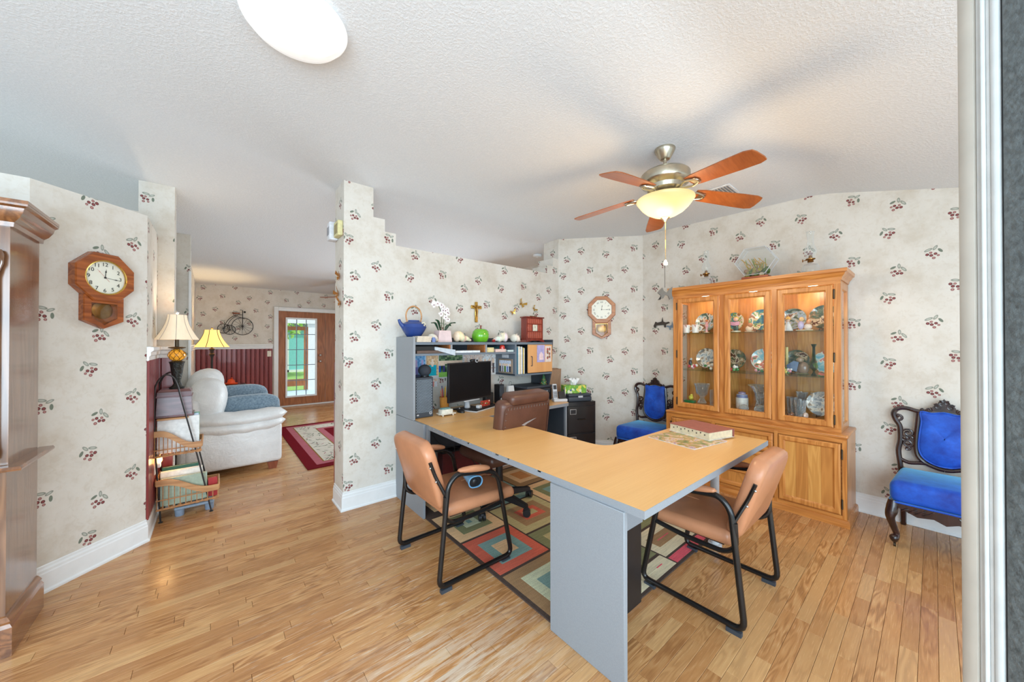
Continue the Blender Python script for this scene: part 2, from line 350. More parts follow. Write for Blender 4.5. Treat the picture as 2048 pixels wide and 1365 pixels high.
wallbox('wall_far_left', [(4.26, 0), (9.0, 0), (9.0, 2.75), (4.26, 2.75)], (-.34, 0, 0), (0, 1, 0), -.12, 0)
wallbox('wall_return', [(-.45, 0), (-.222, 0), (-.222, 2.72), (-.45, 2.72)], (0, 5.55, 0), (1, 0, 0), -.14, 0)
wallbox('wall_far_left_end', [(5.69, 0), (9.0, 0), (9.0, 2.75), (5.69, 2.75)], (-.285, 0, 0), (0, 1, 0), -.1, 0)
#wallbox('wall_outer', [(-1.4, 0), (9, 0), (9, 2.9), (-1.4, 2.9)], (-2.6, 0, 0), (0, 1, 0), -.1, 0)
# ---------------------------------------------------------------- baseboards, chair rails, beadboard
structure(MB().box(-.236, -.214, 5.515, 5.55, 0, 2.2, bev=.003).build('trim_3', M['trim']))
BP = [(0, 0), (.022, 0), (.022, .012), (.014, .02), (.013, .105), (.010, .112), (.010, .125), (.005, .134), (.005, .146), (0, .15)]
def bb(name, path, prof=BP, mat='trim'): return structure(MB().sweep(prof, path).build(name, M[mat], sharp=20))
bb('baseboard_partition', [(.806, 3.372, 0), (.806, 3.107, 0), (3.39, 3.107, 0), (4.04, 2.303, 0), (4.04, -1.3, 0)])
bb('baseboard_clock', [(-1.2, 3.104, 0), (-.762, 3.104, 0), (-.362, 3.504, 0), (-.362, 4.1, 0)])
bb('baseboard_far', [(-.285, 5.7, 0), (-.285, 9, 0), (.93, 9, 0)])
RP = [(0, 0), (.012, .004), (.012, .03), (.02, .04), (.02, .062), (.034, .074), (.034, .096), (.012, .1), (0, .1)]
def chair_rail(name, path, z): return structure(MB().sweep(RP, [(x, y, z) for x, y in path]).build(name, M['trim'], sharp=20))
chair_rail('trim_1', [(-.362, 3.508), (-.362, 4.1), (-.263, 4.1), (-.263, 4.26)], 1.245)
chair_rail('trim_2', [(-.285, 5.7), (-.285, 9), (.945, 9)], 1.25)
def beadboard(name, o, U, L, z0, z1, w=.075, nrm=1):
    e = sempty(name); k = max(1, round(L / w)); w = L / k; U = Vector(U)
    pf = [(0, 0), (.003, -.004), (.008, 0), (w - .004, 0), (w, -.004)]
    for i in range(k):
        mb = MB(); oo = Vector(o) + U * (i * w); NN = U.cross(Vector((0, 0, 1)))
        poly = [(0, .0), (.004, -.002), (.009, .012), (.017, .012), (.021, .002), (.025, .012), (w - .004, .012), (w, .0)]
        v = [oo + U * a + NN * b + Vector((0, 0, z)) for z in (z0, z1) for a, b in poly]; n = len(poly)
        mb.add(v, [(j, (j + 1) % n, n + (j + 1) % n, n + j) for j in range(n)] + [list(range(n))[::-1], list(range(n, 2 * n))]).build('board', M['bead'], e)
    return e
beadboard('wall_beadboard_far', (-.285, 9., 0), (1, 0, 0), 1.22, .14, 1.255)
beadboard('wall_beadboard_side', (-.362, 3.51, 0), (0, 1, 0), .59, .14, 1.25)
beadboard('wall_beadboard_pilaster', (-.36, 4.1, 0), (1, 0, 0), .095, .14, 1.25, .095)
structure(MB().prism([(0, .15), (.03, .15), (.03, 1.2), (0, 1.2)], (.8055, 3.372, 0), (0, 1, 0), (0, 0, 1), 0, .06).build('wall_column_red_back', M['bead']))
# ---------------------------------------------------------------- entrance door frame beside the camera
dj = sempty('door_1', (0, 0, 0), radians(-40))
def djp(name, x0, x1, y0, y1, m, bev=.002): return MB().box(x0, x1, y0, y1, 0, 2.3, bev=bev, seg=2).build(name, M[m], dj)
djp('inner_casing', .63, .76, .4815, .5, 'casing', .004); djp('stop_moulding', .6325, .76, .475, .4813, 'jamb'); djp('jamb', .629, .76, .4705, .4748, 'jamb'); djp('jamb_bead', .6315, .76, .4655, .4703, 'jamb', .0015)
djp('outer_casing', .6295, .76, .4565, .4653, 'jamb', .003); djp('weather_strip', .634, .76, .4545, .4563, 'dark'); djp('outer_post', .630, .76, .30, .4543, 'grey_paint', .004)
# ---------------------------------------------------------------- furniture materials
M['laminate'] = wood('light_maple_laminate', s2l(238, 190, 124), s2l(220, 166, 101), 0, .32, .5, 9, contrast=.5)
M['grey_lam'] = pm('slate_grey_laminate', s2l(144, 148, 153), .5, var=.05, scale=200)
M['grey_md'] = pm('mid_grey_laminate', s2l(108, 118, 128), .5, var=.05, scale=200); M['lining'] = wood('brown_lining', s2l(196, 124, 72), s2l(168, 98, 54), 0, .45); M['lam_door'] = wood('maple_door', s2l(226, 170, 112), s2l(208, 148, 92), 2, .35, .5, 9, contrast=.5)
M['grey_dk'] = pm('dark_grey_panel', s2l(58, 64, 72), .55, var=.06, scale=150)
M['black_pl'] = pm('black_plastic', (.012, .012, .014), .4, var=.2)
M['black_metal'] = pm('black_enamel_tube', (.010, .009, .009), .22, var=.2)
M['tan'] = pm('tan_vinyl', s2l(190, 130, 94), .33, var=.09, scale=9, bump=.12, bs=160, bd=.002)
M['brown'] = pm('worn_brown_leather', s2l(92, 58, 44), .36, var=.14, scale=10, bump=.2, bs=90, bd=.003)
M['chrome'] = pm('brushed_steel', (.6, .6, .6), .3, 1, var=.08)
M['silver'] = pm('silver_plastic', (.55, .56, .58), .35, var=.06)
M['white_pl'] = pm('white_plastic', (.75, .75, .74), .4, var=.04)
M['vc'] = vcol('painted_print'); M['vcg'] = vcol('glazed_paint', .18, coat=.4); M['vcm'] = vcol('matte_paint', .8)
# ---------------------------------------------------------------- L-shaped desk
desk = thing('desk', 'large L-shaped desk with light wood laminate top and slate grey edges', 'desk', (0, 0, 0))
T0, T1 = .703, .735
inner = rnd([(1.83, 2.495, 0), (1.83, 1.29, 0), (2.745, 1.27, 0)], .12, 6)
L = [(1.245, .706), (2.765, .70), (2.77, 1.27)] + [(p.x, p.y) for p in inner[::-1]] + [(1.262, 2.495), (1.25, 2.1), (1.243, 1.6)]
MB().prism(L, (0, 0, 0), (1, 0, 0), (0, 1, 0), T1 - .0015, T1).build('table_top', M['laminate'], desk)
cx = lambda p: (p[0] + (-.002 if p[0] < 1.5 else .002), p[1] + (-.002 if p[1] < 1. else .002))
eb = MB().prism([cx(p) for p in L], (0, 0, 0), (1, 0, 0), (0, 1, 0), T0, T1 - .0005); eb.build('edge_band', M['grey_lam'], desk)
ch = MB(); rr = random.Random(5)
for i in range(26):
    yy = 1.25 + rr.random() * 1.2; ch.box(1.238 + .0 * yy, 1.252, yy, yy + .006 + rr.random() * .02, T1 - .006, T1 - .0012)
ch.build('chipped_edge', M['grey_lam'], desk, stuff=True)
MB().box(1.232, 1.257, .785, 1.185, 0, T0, bev=.002).build('end_panel', M['grey_lam'], desk)
MB().box(1.257, 1.72, .985, 1.005, .435, T0).build('apron', M['grey_lam'], desk)
MB().box(1.258, 1.71, .988, 1.006, .02, .433).build('modesty_panel', M['black_pl'], desk)
MB().cyl((2.60, .96, .018), (2.60, .96, T0), .027, n=24).cyl((2.60, .96, 0), (2.60, .96, .02), .042, n=24).build('pole_leg', M['silver'], desk)
# ---------------------------------------------------------------- computer desk with hutch
cd = thing('computer_desk', 'grey computer desk with laminate top and tall shelf hutch against the partition', 'desk', (0, 0, 0))
R2 = [(1.266, 3.09), (1.266, 2.503), (2.86, 2.503)] + [(2.93 - .07 + .07 * sin(a * pi / 12), 2.573 - .07 * cos(a * pi / 12)) for a in range(1, 7)] + [(2.93, 3.09)]
MB().prism(R2, (0, 0, 0), (1, 0, 0), (0, 1, 0), T1 - .0015, T1).build('table_top', M['laminate'], cd)
MB().prism([(x, y - (.002 if y < 2.6 else 0)) for x, y in R2], (0, 0, 0), (1, 0, 0), (0, 1, 0), T0, T1 - .0005).build('edge_band', M['grey_lam'], cd)
MB().box(1.245, 1.264, 2.555, 3.10, 0, T1 - .002, bev=.0015).build('side_panel', M['grey_lam'], cd)
MB().box(1.265, 1.285, 2.52, 2.6, .58, T0).build('bracket', M['grey_lam'], cd)
MB().box(2.885, 2.905, 2.54, 3.08, 0, T0, bev=.0015).build('side_panel', M['grey_lam'], cd)
MB().box(1.27, 2.885, 3.02, 3.04, .36, T0).build('modesty_panel', M['grey_dk'], cd)
MB().box(2.868, 2.884, 2.56, 3.02, .05, T0).build('inner_panel', M['grey_dk'], cd)
MB().box(1.246, 1.266, 2.745, 3.10, T1, 1.424, bev=.0015).build('hutch_side', M['grey_lam'], cd)
MB().prism([(2.76, 1.41), (3.10, 1.41), (3.10, T1), (2.86, T1), (2.78, 1.04)], (2.90, 0, 0), (0, 1, 0), (0, 0, 1), 0, .02).build('hutch_side', M['grey_dk'], cd)
MB().box(1.266, 2.90, 2.755, 3.09, 1.357, 1.38).build('top_shelf', M['grey_md'], cd)
MB().box(1.266, 2.90, 3.085, 3.098, 1.38, 1.425).build('back_rail', M['grey_dk'], cd)
MB().box(1.266, 2.355, 2.755, 3.09, 1.264, 1.282).build('shelf', M['grey_md'], cd)
for x in (1.605, 1.985): MB().box(x, x + .016, 2.757, 3.08, 1.282, 1.357).build('divider', M['grey_lam'], cd)
for x in (1.60, 1.98): MB().box(x - .004, x + .005, 2.765, 3.075, 1.284, 1.356).build('divider_lining', M['lining'], cd)
MB().box(2.355, 2.375, 2.757, 3.09, 1.04, 1.357).build('divider', M['grey_md'], cd)
MB().box(2.355, 2.9, 2.76, 3.09, 1.03, 1.048).build('bottom_shelf', M['grey_md'], cd)
MB().box(2.375, 2.9, 3.075, 3.088, 1.048, 1.357).build('back_panel', M['grey_dk'], cd)
MB().box(1.28, 2.36, 3.07, 3.085, 1.282, 1.357).build('back_panel', M['grey_dk'], cd)
MB().box(1.28, 2.36, 3.085, 3.097, 1.03, 1.264).build('pin_board', M['white_pl'], cd)
dr = MB().box(2.525, 2.888, 2.742, 2.757, 1.056, 1.355, bev=.002).build('cupboard_door', M['lam_door'], cd)
MB().tube(rnd([(2.565, 2.742, 1.13), (2.565, 2.722, 1.13), (2.565, 2.722, 1.23), (2.565, 2.742, 1.23)], .01), .004, 6).build('handle', M['grey_dk'], dr)
# ---------------------------------------------------------------- two tan arm chairs
def arm_chair(label):
    t = thing('arm_chair', label, 'chair', group='tan vinyl arm chairs at the desk')
    for sx in (-1, 1):
        x = .272 * sx
        loop = rnd([(x, -.262, .033), (x, -.205, .575), (x, -.155, .628), (x, .085, .598), (x, .145, .545), (x, .252, .033)], .05, 5, True)
        fr = MB().tube(loop, .0145, 10, closed=True, flat=1.0).build('side_frame', M['black_metal'], t)
        MB().box(x - .012, x + .012, -.25, -.185, 0, .02).build('foot_pad', M['grey_dk'], fr); MB().box(x - .012, x + .012, .175, .235, 0, .02).build('foot_pad', M['grey_dk'], fr)
        MB().tube(rnd([(x, -.222, .52), (x * .97, -.225, .40), (x * .93, -.17, .355), (x * .93, .02, .355), (x, .176, .385)], .07, 5), .0125, 8).build('seat_rail', M['black_metal'], t)
        bp = spline([(.268 * sx, -.208, .50), (.252 * sx, -.238, .57), (.236 * sx, -.266, .635), (.234 * sx, -.296, .715)], 5)
        b = MB().tube(bp, .0105, 8, flat=.7).build('back_bracket', M['black_metal'], t)
        for q_ in (bp[8], bp[13]): MB().sph((q_.x + .004 * sx, q_.y - .010, q_.z - .003), .006, 8, 5).build('bolt', M['chrome'], b)
        ap = MB(); pts = [(-.15, .637), (-.06, .628), (.03, .616), (.085, .606)]
        v = []
        for k, (yy, zz) in enumerate(pts):
            w = .026 if 0 < k < 3 else .02; h = .022 if 0 < k < 3 else .012
            v += [(x + w * cos(a), yy, zz + .010 + h * sin(a)) for a in [i * pi / 5 for i in range(11)]]
        n = 11; f = [(i * n + j, i * n + (j + 1) % n, (i + 1) * n + (j + 1) % n, (i + 1) * n + j) for i in range(3) for j in range(n)] + [list(range(n)), list(range(3 * n, 4 * n))[::-1]]
        ap.add(v, f).build('arm_pad', M['tan'], t, sub=1)
    st = MB().box(-.245, .245, -.20, .315, .375, .448, bev=.032, seg=4)
    st.v = [(vx * (1 - .06 * max(0, -vy)), vy, vz + (.014 * (1 - (vx / .245) ** 2) * (1 - ((vy - .05) / .27) ** 2) if vz > .42 else 0) - .02 * max(0, (vy - .2) / .115) ** 2) for vx, vy, vz in st.v]
    seat = st.build('seat', M['tan'], t, sharp=80)
    MB().tube([(0, .05 + .03 * k, .4635 - .02 * max(0, (.05 + .03 * k - .2) / .115) ** 2 - .006 * (k / 8) ** 2) for k in range(9)], .0022, 6).build('seam', M['tan'], seat)
    MB().box(-.2, .2, -.15, .25, .36, .377).build('seat_board', M['black_pl'], t)
    # back cushion, tilted, with rounded upper corners
    W2, H = .232, .40; pol = []
    for cxx, czz, a0, r in ((W2 - .05, .05, -90, .05), (W2 - .085, H - .085, 0, .085), (-W2 + .085, H - .085, 90, .085), (-W2 + .05, .05, 180, .05)):
        pol += [(cxx + r * cos(radians(a0 + k * 15)), czz + r * sin(radians(a0 + k * 15))) for k in range(7)]
    n = len(pol); v = []; f = []; cc = (0, H / 2)
    for sc, d in ((.90, -.036), (.975, -.028), (1, -.012), (1, .012), (.975, .028), (.90, .036)):
        v += [((a - cc[0]) * (sc if abs(a) > 0 else 1), d, (b - cc[1]) * (1 - (1 - sc) * .6) + cc[1]) for a, b in pol]
    for i in range(5): f += [(i * n + j, i * n + (j + 1) % n, (i + 1) * n + (j + 1) % n, (i + 1) * n + j) for j in range(n)]
    f += [list(range(n)), list(range(5 * n, 6 * n))[::-1]]
    bk = MB(); bk.m = Matrix.Translation((0, -.178, .43)) @ Matrix.Rotation(radians(17), 4, 'X')
    v = [(a, b - .25 * a * a * 1.0, c) for a, b, c in v]
    bk.add(v, f).build('backrest', M['tan'], t, sharp=60)
    return t
A1 = arm_chair('tan vinyl arm chair with black sled frame and blue speaker on its seat'); A1.location = (1.2, 2.01, 0); A1.rotation_euler.z = radians(-90)
A2 = copy_tree(A1); A2.location = (2.155, .83, 0); A2.rotation_euler.z = radians(0); A2['label'] = 'tan vinyl arm chair with black sled frame pushed under the desk near the china cabinet'
# ---------------------------------------------------------------- brown office chair
oc = thing('office_chair', 'worn brown leather swivel office chair seen from behind', 'chair', (1.84, 2.36, .0095), radians(0))
bkm = Matrix.Translation((0, -.27, .50)) @ Matrix.Rotation(radians(8), 4, 'X')
b = MB(); b.m = bkm; b.box(-.255, .265, -.035, .085, 0, .44, bev=.05, seg=4); ob = b.build('backrest', M['brown'], oc, sharp=70)
b = MB(); b.m = bkm; b.box(-.175, .235, -.045, .10, .395, .485, bev=.035, seg=4); b.build('headrest', M['brown'], oc, sharp=70)
b = MB(); b.m = bkm
b.tube(rnd([(-.225, -.037, .02), (-.225, -.037, .40), (.232, -.037, .40), (.232, -.037, .02)], .05), .0045, 6); b.build('piping', M['brown'], ob)
st = MB(); st.m = bkm; rr = random.Random(2)
for k in range(15): st.box(-.2 + k * .029, -.195 + k * .029, -.0385, -.034, .375, .392)
for k in range(6): st.box(-.218, -.205, -.0385, -.034, .1 + k * .05, .105 + k * .05)
st.build('stitching', pm('brown_thread', (.16, .11, .09), .7), ob, stuff=True)
sc = MB(); sc.m = bkm; sc.prism([(-.05, .245), (0, .262), (.075, .278), (.10, .281), (.06, .268), (.01, .25), (-.02, .235)], (0, -.0362, 0), (1, 0, 0), (0, 0, 1), 0, .0012); sc.build('worn_patch', pm('bare_fabric_wear', (.34, .29, .27), .8), ob)
MB().box(-.25, .25, -.22, .26, .40, .50, bev=.045, seg=3).build('seat', M['brown'], oc, sharp=70)
MB().cyl((0, 0, .1), (0, 0, .40), .034, .028).box(-.14, .14, -.12, .12, .385, .402).build('gas_lift', M['black_pl'], oc)
sb = MB()
for k in range(5):
    a = radians(-82 + 72 * k); d = Vector((cos(a), sin(a), 0)); w = Vector((-sin(a), cos(a), 0))
    v = []
    for rr_, hw, z0, z1 in ((.02, .034, .075, .135), (.30, .019, .065, .092)): v += [d * rr_ + w * hw + Vector((0, 0, z0)), d * rr_ - w * hw + Vector((0, 0, z0)), d * rr_ - w * hw * .8 + Vector((0, 0, z1)), d * rr_ + w * hw * .8 + Vector((0, 0, z1))]
    sb.add(v, [(0, 1, 2, 3), (4, 7, 6, 5), (0, 4, 5, 1), (1, 5, 6, 2), (2, 6, 7, 3), (3, 7, 4, 0)])
base = sb.build('star_base', M['black_pl'], oc)
for k in range(5):
    a = radians(-82 + 72 * k); x, yy = .30 * cos(a), .30 * sin(a)
    cw = MB().at((x, yy, 0), a + .7)
    cw.cyl((0, -.026, .031), (0, -.006, .031), .030, n=16).cyl((0, .006, .031), (0, .026, .031), .030, n=16).cyl((0, -.012, .045), (0, .012, .045), .022).cyl((0, 0, .04), (0, 0, .075), .01); cw.build('caster', M['black_pl'], oc)
# ---------------------------------------------------------------- area rug under the desk
rugc = {'T': s2l(140, 170, 162), 'R': s2l(223, 113, 91), 'O': s2l(223, 153, 98), 'B': s2l(173, 137, 100), 'S': s2l(234, 219, 184), 'G': s2l(142, 142, 104), 'D': s2l(89, 74, 67), 'K': s2l(201, 184, 135), 'C': s2l(243, 201, 153), 'P': s2l(234, 102, 113), 'L': s2l(217, 219, 184)}
def rug_mat():
    t = NT('tufted_rug'); c = t.n('VertexColor', layer_name='Col'); n = t.n('TexNoise', {'Vector': t.obj(), 'Scale': 260, 'Detail': 3}); n2 = t.n('TexNoise', {'Vector': t.n('Mapping', {'Vector': t.obj(), 'Scale': (8, 90, 1)}), 'Scale': 1, 'Detail': 3})
    f = t.M('ADD', t.n('MapRange', {0: n, 1: .3, 2: .7, 3: .82, 4: 1.12}), t.n('MapRange', {0: n2, 1: .3, 2: .7, 3: -.12, 4: .12}))
    t.set(col=t.vm('MULTIPLY', c, t.n('CombineXYZ', {0: f, 1: f, 2: f})), rough=.95, spec=.05, norm=t.bump(n, .7, .006)); return t.m
M['rug'] = rug_mat()
rug = MB(); RX0, RX1, RY0, RY1 = 1.262, 2.66, 1.012, 3.0; rug.box(RX0, RX1, RY0, RY1, .0005, .008, rugc['D'])
def panel(x0, x1, y0, y1, cols, ins, off=(0, 0)):
    z = .0082
    for i, (c, q) in enumerate(zip(cols, ins)):
        a = min(q, (x1 - x0) / 2 - .004); b_ = min(q, (y1 - y0) / 2 - .004)
        rug.box(x0 + a + off[0] * i, x1 - a + off[0] * i, y0 + b_ + off[1] * i, y1 - b_ + off[1] * i, .004, z + i * .0005, rugc[c], bev=.0006)
xs = [RX0 + .018, 1.70, 2.20, RX1 - .018]
cells = {0: [(1.03, 1.18, 'SR'), (1.20, 1.62, 'BLT'), (1.64, 2.06, 'RTC'), (2.08, 2.50, 'CGLT'), (2.52, 2.98, 'DCG')],
         1: [(1.03, 1.14, 'SPS'), (1.16, 1.45, 'GK'), (1.47, 1.86, 'GKO'), (1.88, 2.32, 'KBRK'), (2.34, 2.98, 'TKG')],
         2: [(1.03, 1.09, 'P'), (1.105, 1.36, 'SBP'), (1.38, 1.62, 'GTB'), (1.64, 2.1, 'ROR'), (2.12, 2.5, 'CGT'), (2.52, 2.98, 'BCO')]}
for ci, col in cells.items():
    for y0, y1, cs in col: panel(xs[ci] + .006, xs[ci + 1] - .006, y0, y1, cs, [0, .075, .14, .185][:len(cs)])
tag(rug.build('area_rug', M['rug'], sharp=20), 'multicoloured geometric area rug of nested squares under the L-shaped desk', 'rug')
# ---------------------------------------------------------------- china cabinet
def glass_mat(name, tint=(1, 1, 1), gl=.5, rough=.02, bump=0, bs=60, haze=0):
    t = NT(name); t.t.nodes.remove(t.b)
    tr = t.n('BsdfTransparent', {'Color': (*tint, 1)}); g = t.n('BsdfGlossy', {'Color': (1, 1, 1, 1), 'Roughness': rough})
    lw = t.n('LayerWeight', {'Blend': .5}, out=1); no = t.n('TexNoise', {'Vector': t.obj(), 'Scale': 30})
    if bump:
        vo = t.n('TexVoronoi', {'Vector': t.obj(), 'Scale': bs}); nb = t.bump(vo, bump, .006)
        for nd in t.t.nodes:
            if nd.bl_idname == 'ShaderNodeBsdfGlossy': t.t.links.new(nb, nd.inputs['Normal'])
            if nd.bl_idname == 'ShaderNodeLayerWeight': t.t.links.new(nb, nd.inputs['Normal'])
    f = t.M('ADD', t.M('MULTIPLY', t.M('POWER', lw, 2.2), gl), t.M('MULTIPLY', no, .03))
    mx = t.n('MixShader', {0: f, 1: tr, 2: g})
    if haze: mx = t.n('MixShader', {0: t.M('MULTIPLY', t.M('ADD', lw, .25), haze), 1: mx, 2: t.n('BsdfDiffuse', {'Color': (.85, .9, .93, 1)})})
    t.t.links.new(mx, t.out.inputs[0]); return t.m
M['glass'] = glass_mat('clear_glass', (.97, .985, .98), .6)
M['crystal'] = glass_mat('cut_crystal', (.90, .92, .93), 2.0, .05, .9, 70, .22)
M['shelf_glass'] = glass_mat('shelf_glass', (.80, .92, .88), .5)
M['green_glass'] = glass_mat('green_glass', (.42, .55, .16), .7)
M['oak_v'] = wood('honey_oak_upright', s2l(216, 148, 78), s2l(178, 108, 46), 2, .3, coat=.15)
M['oak_h'] = wood('honey_oak_lengthwise', s2l(212, 142, 72), s2l(174, 104, 44), 1, .3, coat=.15)
M['oak_l'] = wood('pale_oak_veneer', s2l(222, 164, 90), s2l(198, 136, 66), 2, .34)
M['oak_d'] = wood('dark_oak_veneer', s2l(206, 140, 70), s2l(180, 116, 54), 2, .34)
M['bronze'] = pm('dark_bronze', (.06, .045, .03), .4, .8)
cab = thing('china_cabinet', 'honey oak china cabinet with three glass doors against the right wall', 'cabinet', (0, 0, 0))
y0, y1, XF, XB = .417, 1.786, 3.59, 4.025
MB().box(XF, XB, y0, y0 + .02, 0, .655).build('side_panel', M['oak_v'], cab); MB().box(XF, XB, y1 - .02, y1, 0, .655).build('side_panel', M['oak_v'], cab)
MB().box(XF + .012, XB, y0 + .02, y1 - .02, .05, .655).build('carcass', M['oak_h'], cab)
MB().box(XF - .008, XB, y0 - .006, y1 + .006, .655, .682, bev=.009, seg=3).build('ledge', M['oak_h'], cab)
MB().sweep([(0, 0), (.016, 0), (.016, .035), (.012, .052), (0, .056)], [(XB, y1, 0), (XF, y1, 0), (XF, y0, 0), (XB, y0, 0)]).build('toe_moulding', M['oak_h'], cab, sharp=25)
MB().box(XF - .002, XF + .012, y0, y1, .056, .082).build('bottom_rail', M['oak_h'], cab); MB().box(XF - .002, XF + .012, y0, y1, .622, .655).build('top_rail', M['oak_h'], cab)
for a, b in ((y0, .444), (.838, .864), (1.318, 1.356), (1.732, y1)): MB().box(XF - .003, XF + .012, a, b, .056, .64).build('stile', M['oak_v'], cab)
def bevel_frame(name, ya, yb, za, zb, X, parent, w=.04, d=.018, mat='oak_v'):
    # frame proud of the face: bevelled outside edge and stepped inside edge; up = towards the room (-X)
    pr = [(0, 0), (0, d * .55), (-.010, d), (-w + .012, d), (-w + .004, d * .45), (-w, d * .3), (-w, 0)]
    return MB().sweep(pr, [(X, yb, za), (X, ya, za), (X, ya, zb), (X, yb, zb)], closed=True, up=(-1, 0, 0)).build(name, M[mat], parent, sharp=20)
def hinge(X, y, z, parent): MB().cyl((X, y, z - .03), (X, y, z + .03), .0055, n=8).sph((X, y, z + .033), .006, 8, 5).sph((X, y, z - .033), .006, 8, 5).build('hinge', M['bronze'], parent)
for ya, yb, hy in ((.452, .832, .444), (1.362, 1.726, 1.734)):
    d = bevel_frame('door', ya, yb, .088, .616, XF - .003, cab, .045)
    k = 4; w = (yb - ya - .07) / k
    for i in range(k): MB().box(XF - .008, XF - .001, ya + .035 + i * w, ya + .035 + (i + 1) * w - .0004, .125, .58).build('veneer_board', M['oak_l' if i % 2 else 'oak_d'], d)
    for z in (.17, .54): hinge(XF - .012, hy, z, d)
for z0_, z1_ in ((.088, .255), (.268, .44), (.452, .616)):
    d = bevel_frame('drawer', .87, 1.312, z0_, z1_, XF - .003, cab, .04, mat='oak_h'); MB().box(XF - .008, XF - .001, .902, 1.28, z0_ + .03, z1_ - .03).build('drawer_panel', M['oak_d'], d)
# upper hutch
h0, h1, HX = .456, 1.746, 3.66
MB().box(HX, HX + .02, h0, .496, .7152, 1.8298).build('stile', M['oak_v'], cab); MB().box(HX, HX + .02, 1.702, h1, .7152, 1.8298).build('stile', M['oak_v'], cab)
for a, b in ((.858, .896), (1.266, 1.304)): MB().box(HX + .001, HX + .019, a, b, .7152, 1.8298).build('stile', M['oak_v'], cab)
MB().box(HX, HX + .02, h0, h1, .682, .715).build('bottom_rail', M['oak_h'], cab); MB().box(HX, HX + .02, h0, h1, 1.83, 1.858).build('top_rail', M['oak_h'], cab)
MB().box(HX + .021, XB, h0 + .001, h1 - .001, 1.846, 1.862).build('hutch_top', M['oak_h'], cab)
MB().sweep([(0, 0), (.006, 0), (.010, .022), (.024, .040), (.028, .052), (.040, .058), (.042, .084), (0, .084)], [(XB, h1, 1.856), (HX, h1, 1.856), (HX, h0, 1.856), (XB, h0, 1.856)]).build('crown', M['oak_h'], cab, sharp=22)
MB().box(HX, XB, h0, h1, 1.925, 1.94).build('crown_top', M['oak_h'], cab)
for k in range(8):
    w = (h1 - h0 - .04) / 8; MB().box(4.006, 4.02, h0 + .02 + k * w, h0 + .02 + (k + 1) * w - .001, .682, 1.85).build('back_board', M['oak_l' if k % 2 else 'oak_d'], cab)
for yy, n in ((h0, -1), (h1, 1)):
    pr = [(0, 0), (0, .02), (-.05, .02), (-.056, .008), (-.06, 0)]
    pth = [(XB, yy, .682), (HX + .02, yy, .682), (HX + .02, yy, 1.845), (XB, yy, 1.845)]
    if n < 0: pth = pth[::-1]
    sp = MB().sweep([(a, -.02 + b) for a, b in pr], pth, closed=True, up=(0, n, 0)).build('side_frame', M['oak_v'], cab, sharp=25)
    MB().box(HX + .07, XB - .05, yy - n * .012 - .0015, yy - n * .012 + .0015, .73, 1.8).build('side_pane', M['glass'], sp)
for ya, yb, gh in ((.500, .856, -1), (.898, 1.264, 0), (1.306, 1.70, 1)):
    d = bevel_frame('glass_door', ya, yb, .718, 1.826, HX, cab, .052, .02); MB().box(HX - .006, HX - .003, ya + .045, yb - .045, .765, 1.78).build('pane', M['glass'], d)
    if gh:
        for z in (.78, 1.26, 1.75): hinge(HX - .010, ya - .006 if gh < 0 else yb + .006, z, d)
for z in (1.468, 1.094): MB().box(3.69, 4.0, h0 + .025, h1 - .025, z, z + .007).build('glass_shelf', M['shelf_glass'], cab)
def emis(name, c, e):
    t = NT(name); n = t.n('TexNoise', {'Vector': t.obj(), 'Scale': 5}); t.set(col=c, rough=.5, ecol=t.ramp(n, [(.2, tuple(x * .92 for x in c)), (.8, c)]), e=e); return t.m
M['puck'] = emis('warm_puck_lens', (1, .82, .55), 5)
for yy in (.65, 1.08, 1.5):
    p = MB().cyl((3.84, yy, 1.835), (3.84, yy, 1.846), .036, n=24).build('puck_light', M['puck'], cab)
    l = bpy.data.lights.new('puck_lamp', 'POINT'); l.energy = 1.5; l.color = (1, .86, .66); l.shadow_soft_size = .03
    o = bpy.data.objects.new('puck_lamp', l); COL.objects.link(o); o.location = (3.84, yy, 1.81)
# ---- contents
def plate_mat(name, stops, rim):
    t = NT(name); r = t.n('ObjectInfo', out=5); P = t.vm('ADD', t.obj(), t.n('CombineXYZ', {0: t.M('MULTIPLY', r, 9.), 1: r, 2: t.M('MULTIPLY', r, 4.)}))
    n = t.n('TexNoise', {'Vector': P, 'Scale': 16, 'Detail': 3, 'Distortion': .8}); t.set(col=t.ramp(n, stops, 'CONSTANT'), rough=.12, coat=.5); return t.m
PL = [plate_mat('cottage_plate', [(0, s2l(60, 80, 70)), (.4, s2l(118, 140, 120)), (.46, s2l(150, 170, 190)), (.54, s2l(196, 190, 168)), (.6, s2l(110, 78, 60))], 0),
      plate_mat('garden_plate', [(0, s2l(40, 96, 120)), (.4, s2l(70, 130, 150)), (.47, s2l(120, 150, 70)), (.53, s2l(214, 206, 190)), (.6, s2l(150, 100, 50))], 0),
      plate_mat('bird_plate', [(0, s2l(120, 190, 214)), (.43, s2l(170, 208, 220)), (.5, s2l(226, 226, 214)), (.55, s2l(208, 112, 96)), (.62, s2l(96, 130, 80))], 0),
      plate_mat('blossom_plate', [(0, s2l(140, 150, 160)), (.42, s2l(190, 196, 200)), (.5, s2l(226, 220, 210)), (.56, s2l(150, 130, 110)), (.62, s2l(100, 100, 96))], 0),
      plate_mat('forest_plate', [(0, s2l(50, 66, 50)), (.42, s2l(80, 96, 70)), (.48, s2l(130, 110, 80)), (.54, s2l(190, 176, 150)), (.6, s2l(90, 60, 44))], 0)]
M['stand'] = pm('dark_wire', (.05, .035, .03), .4, .5)
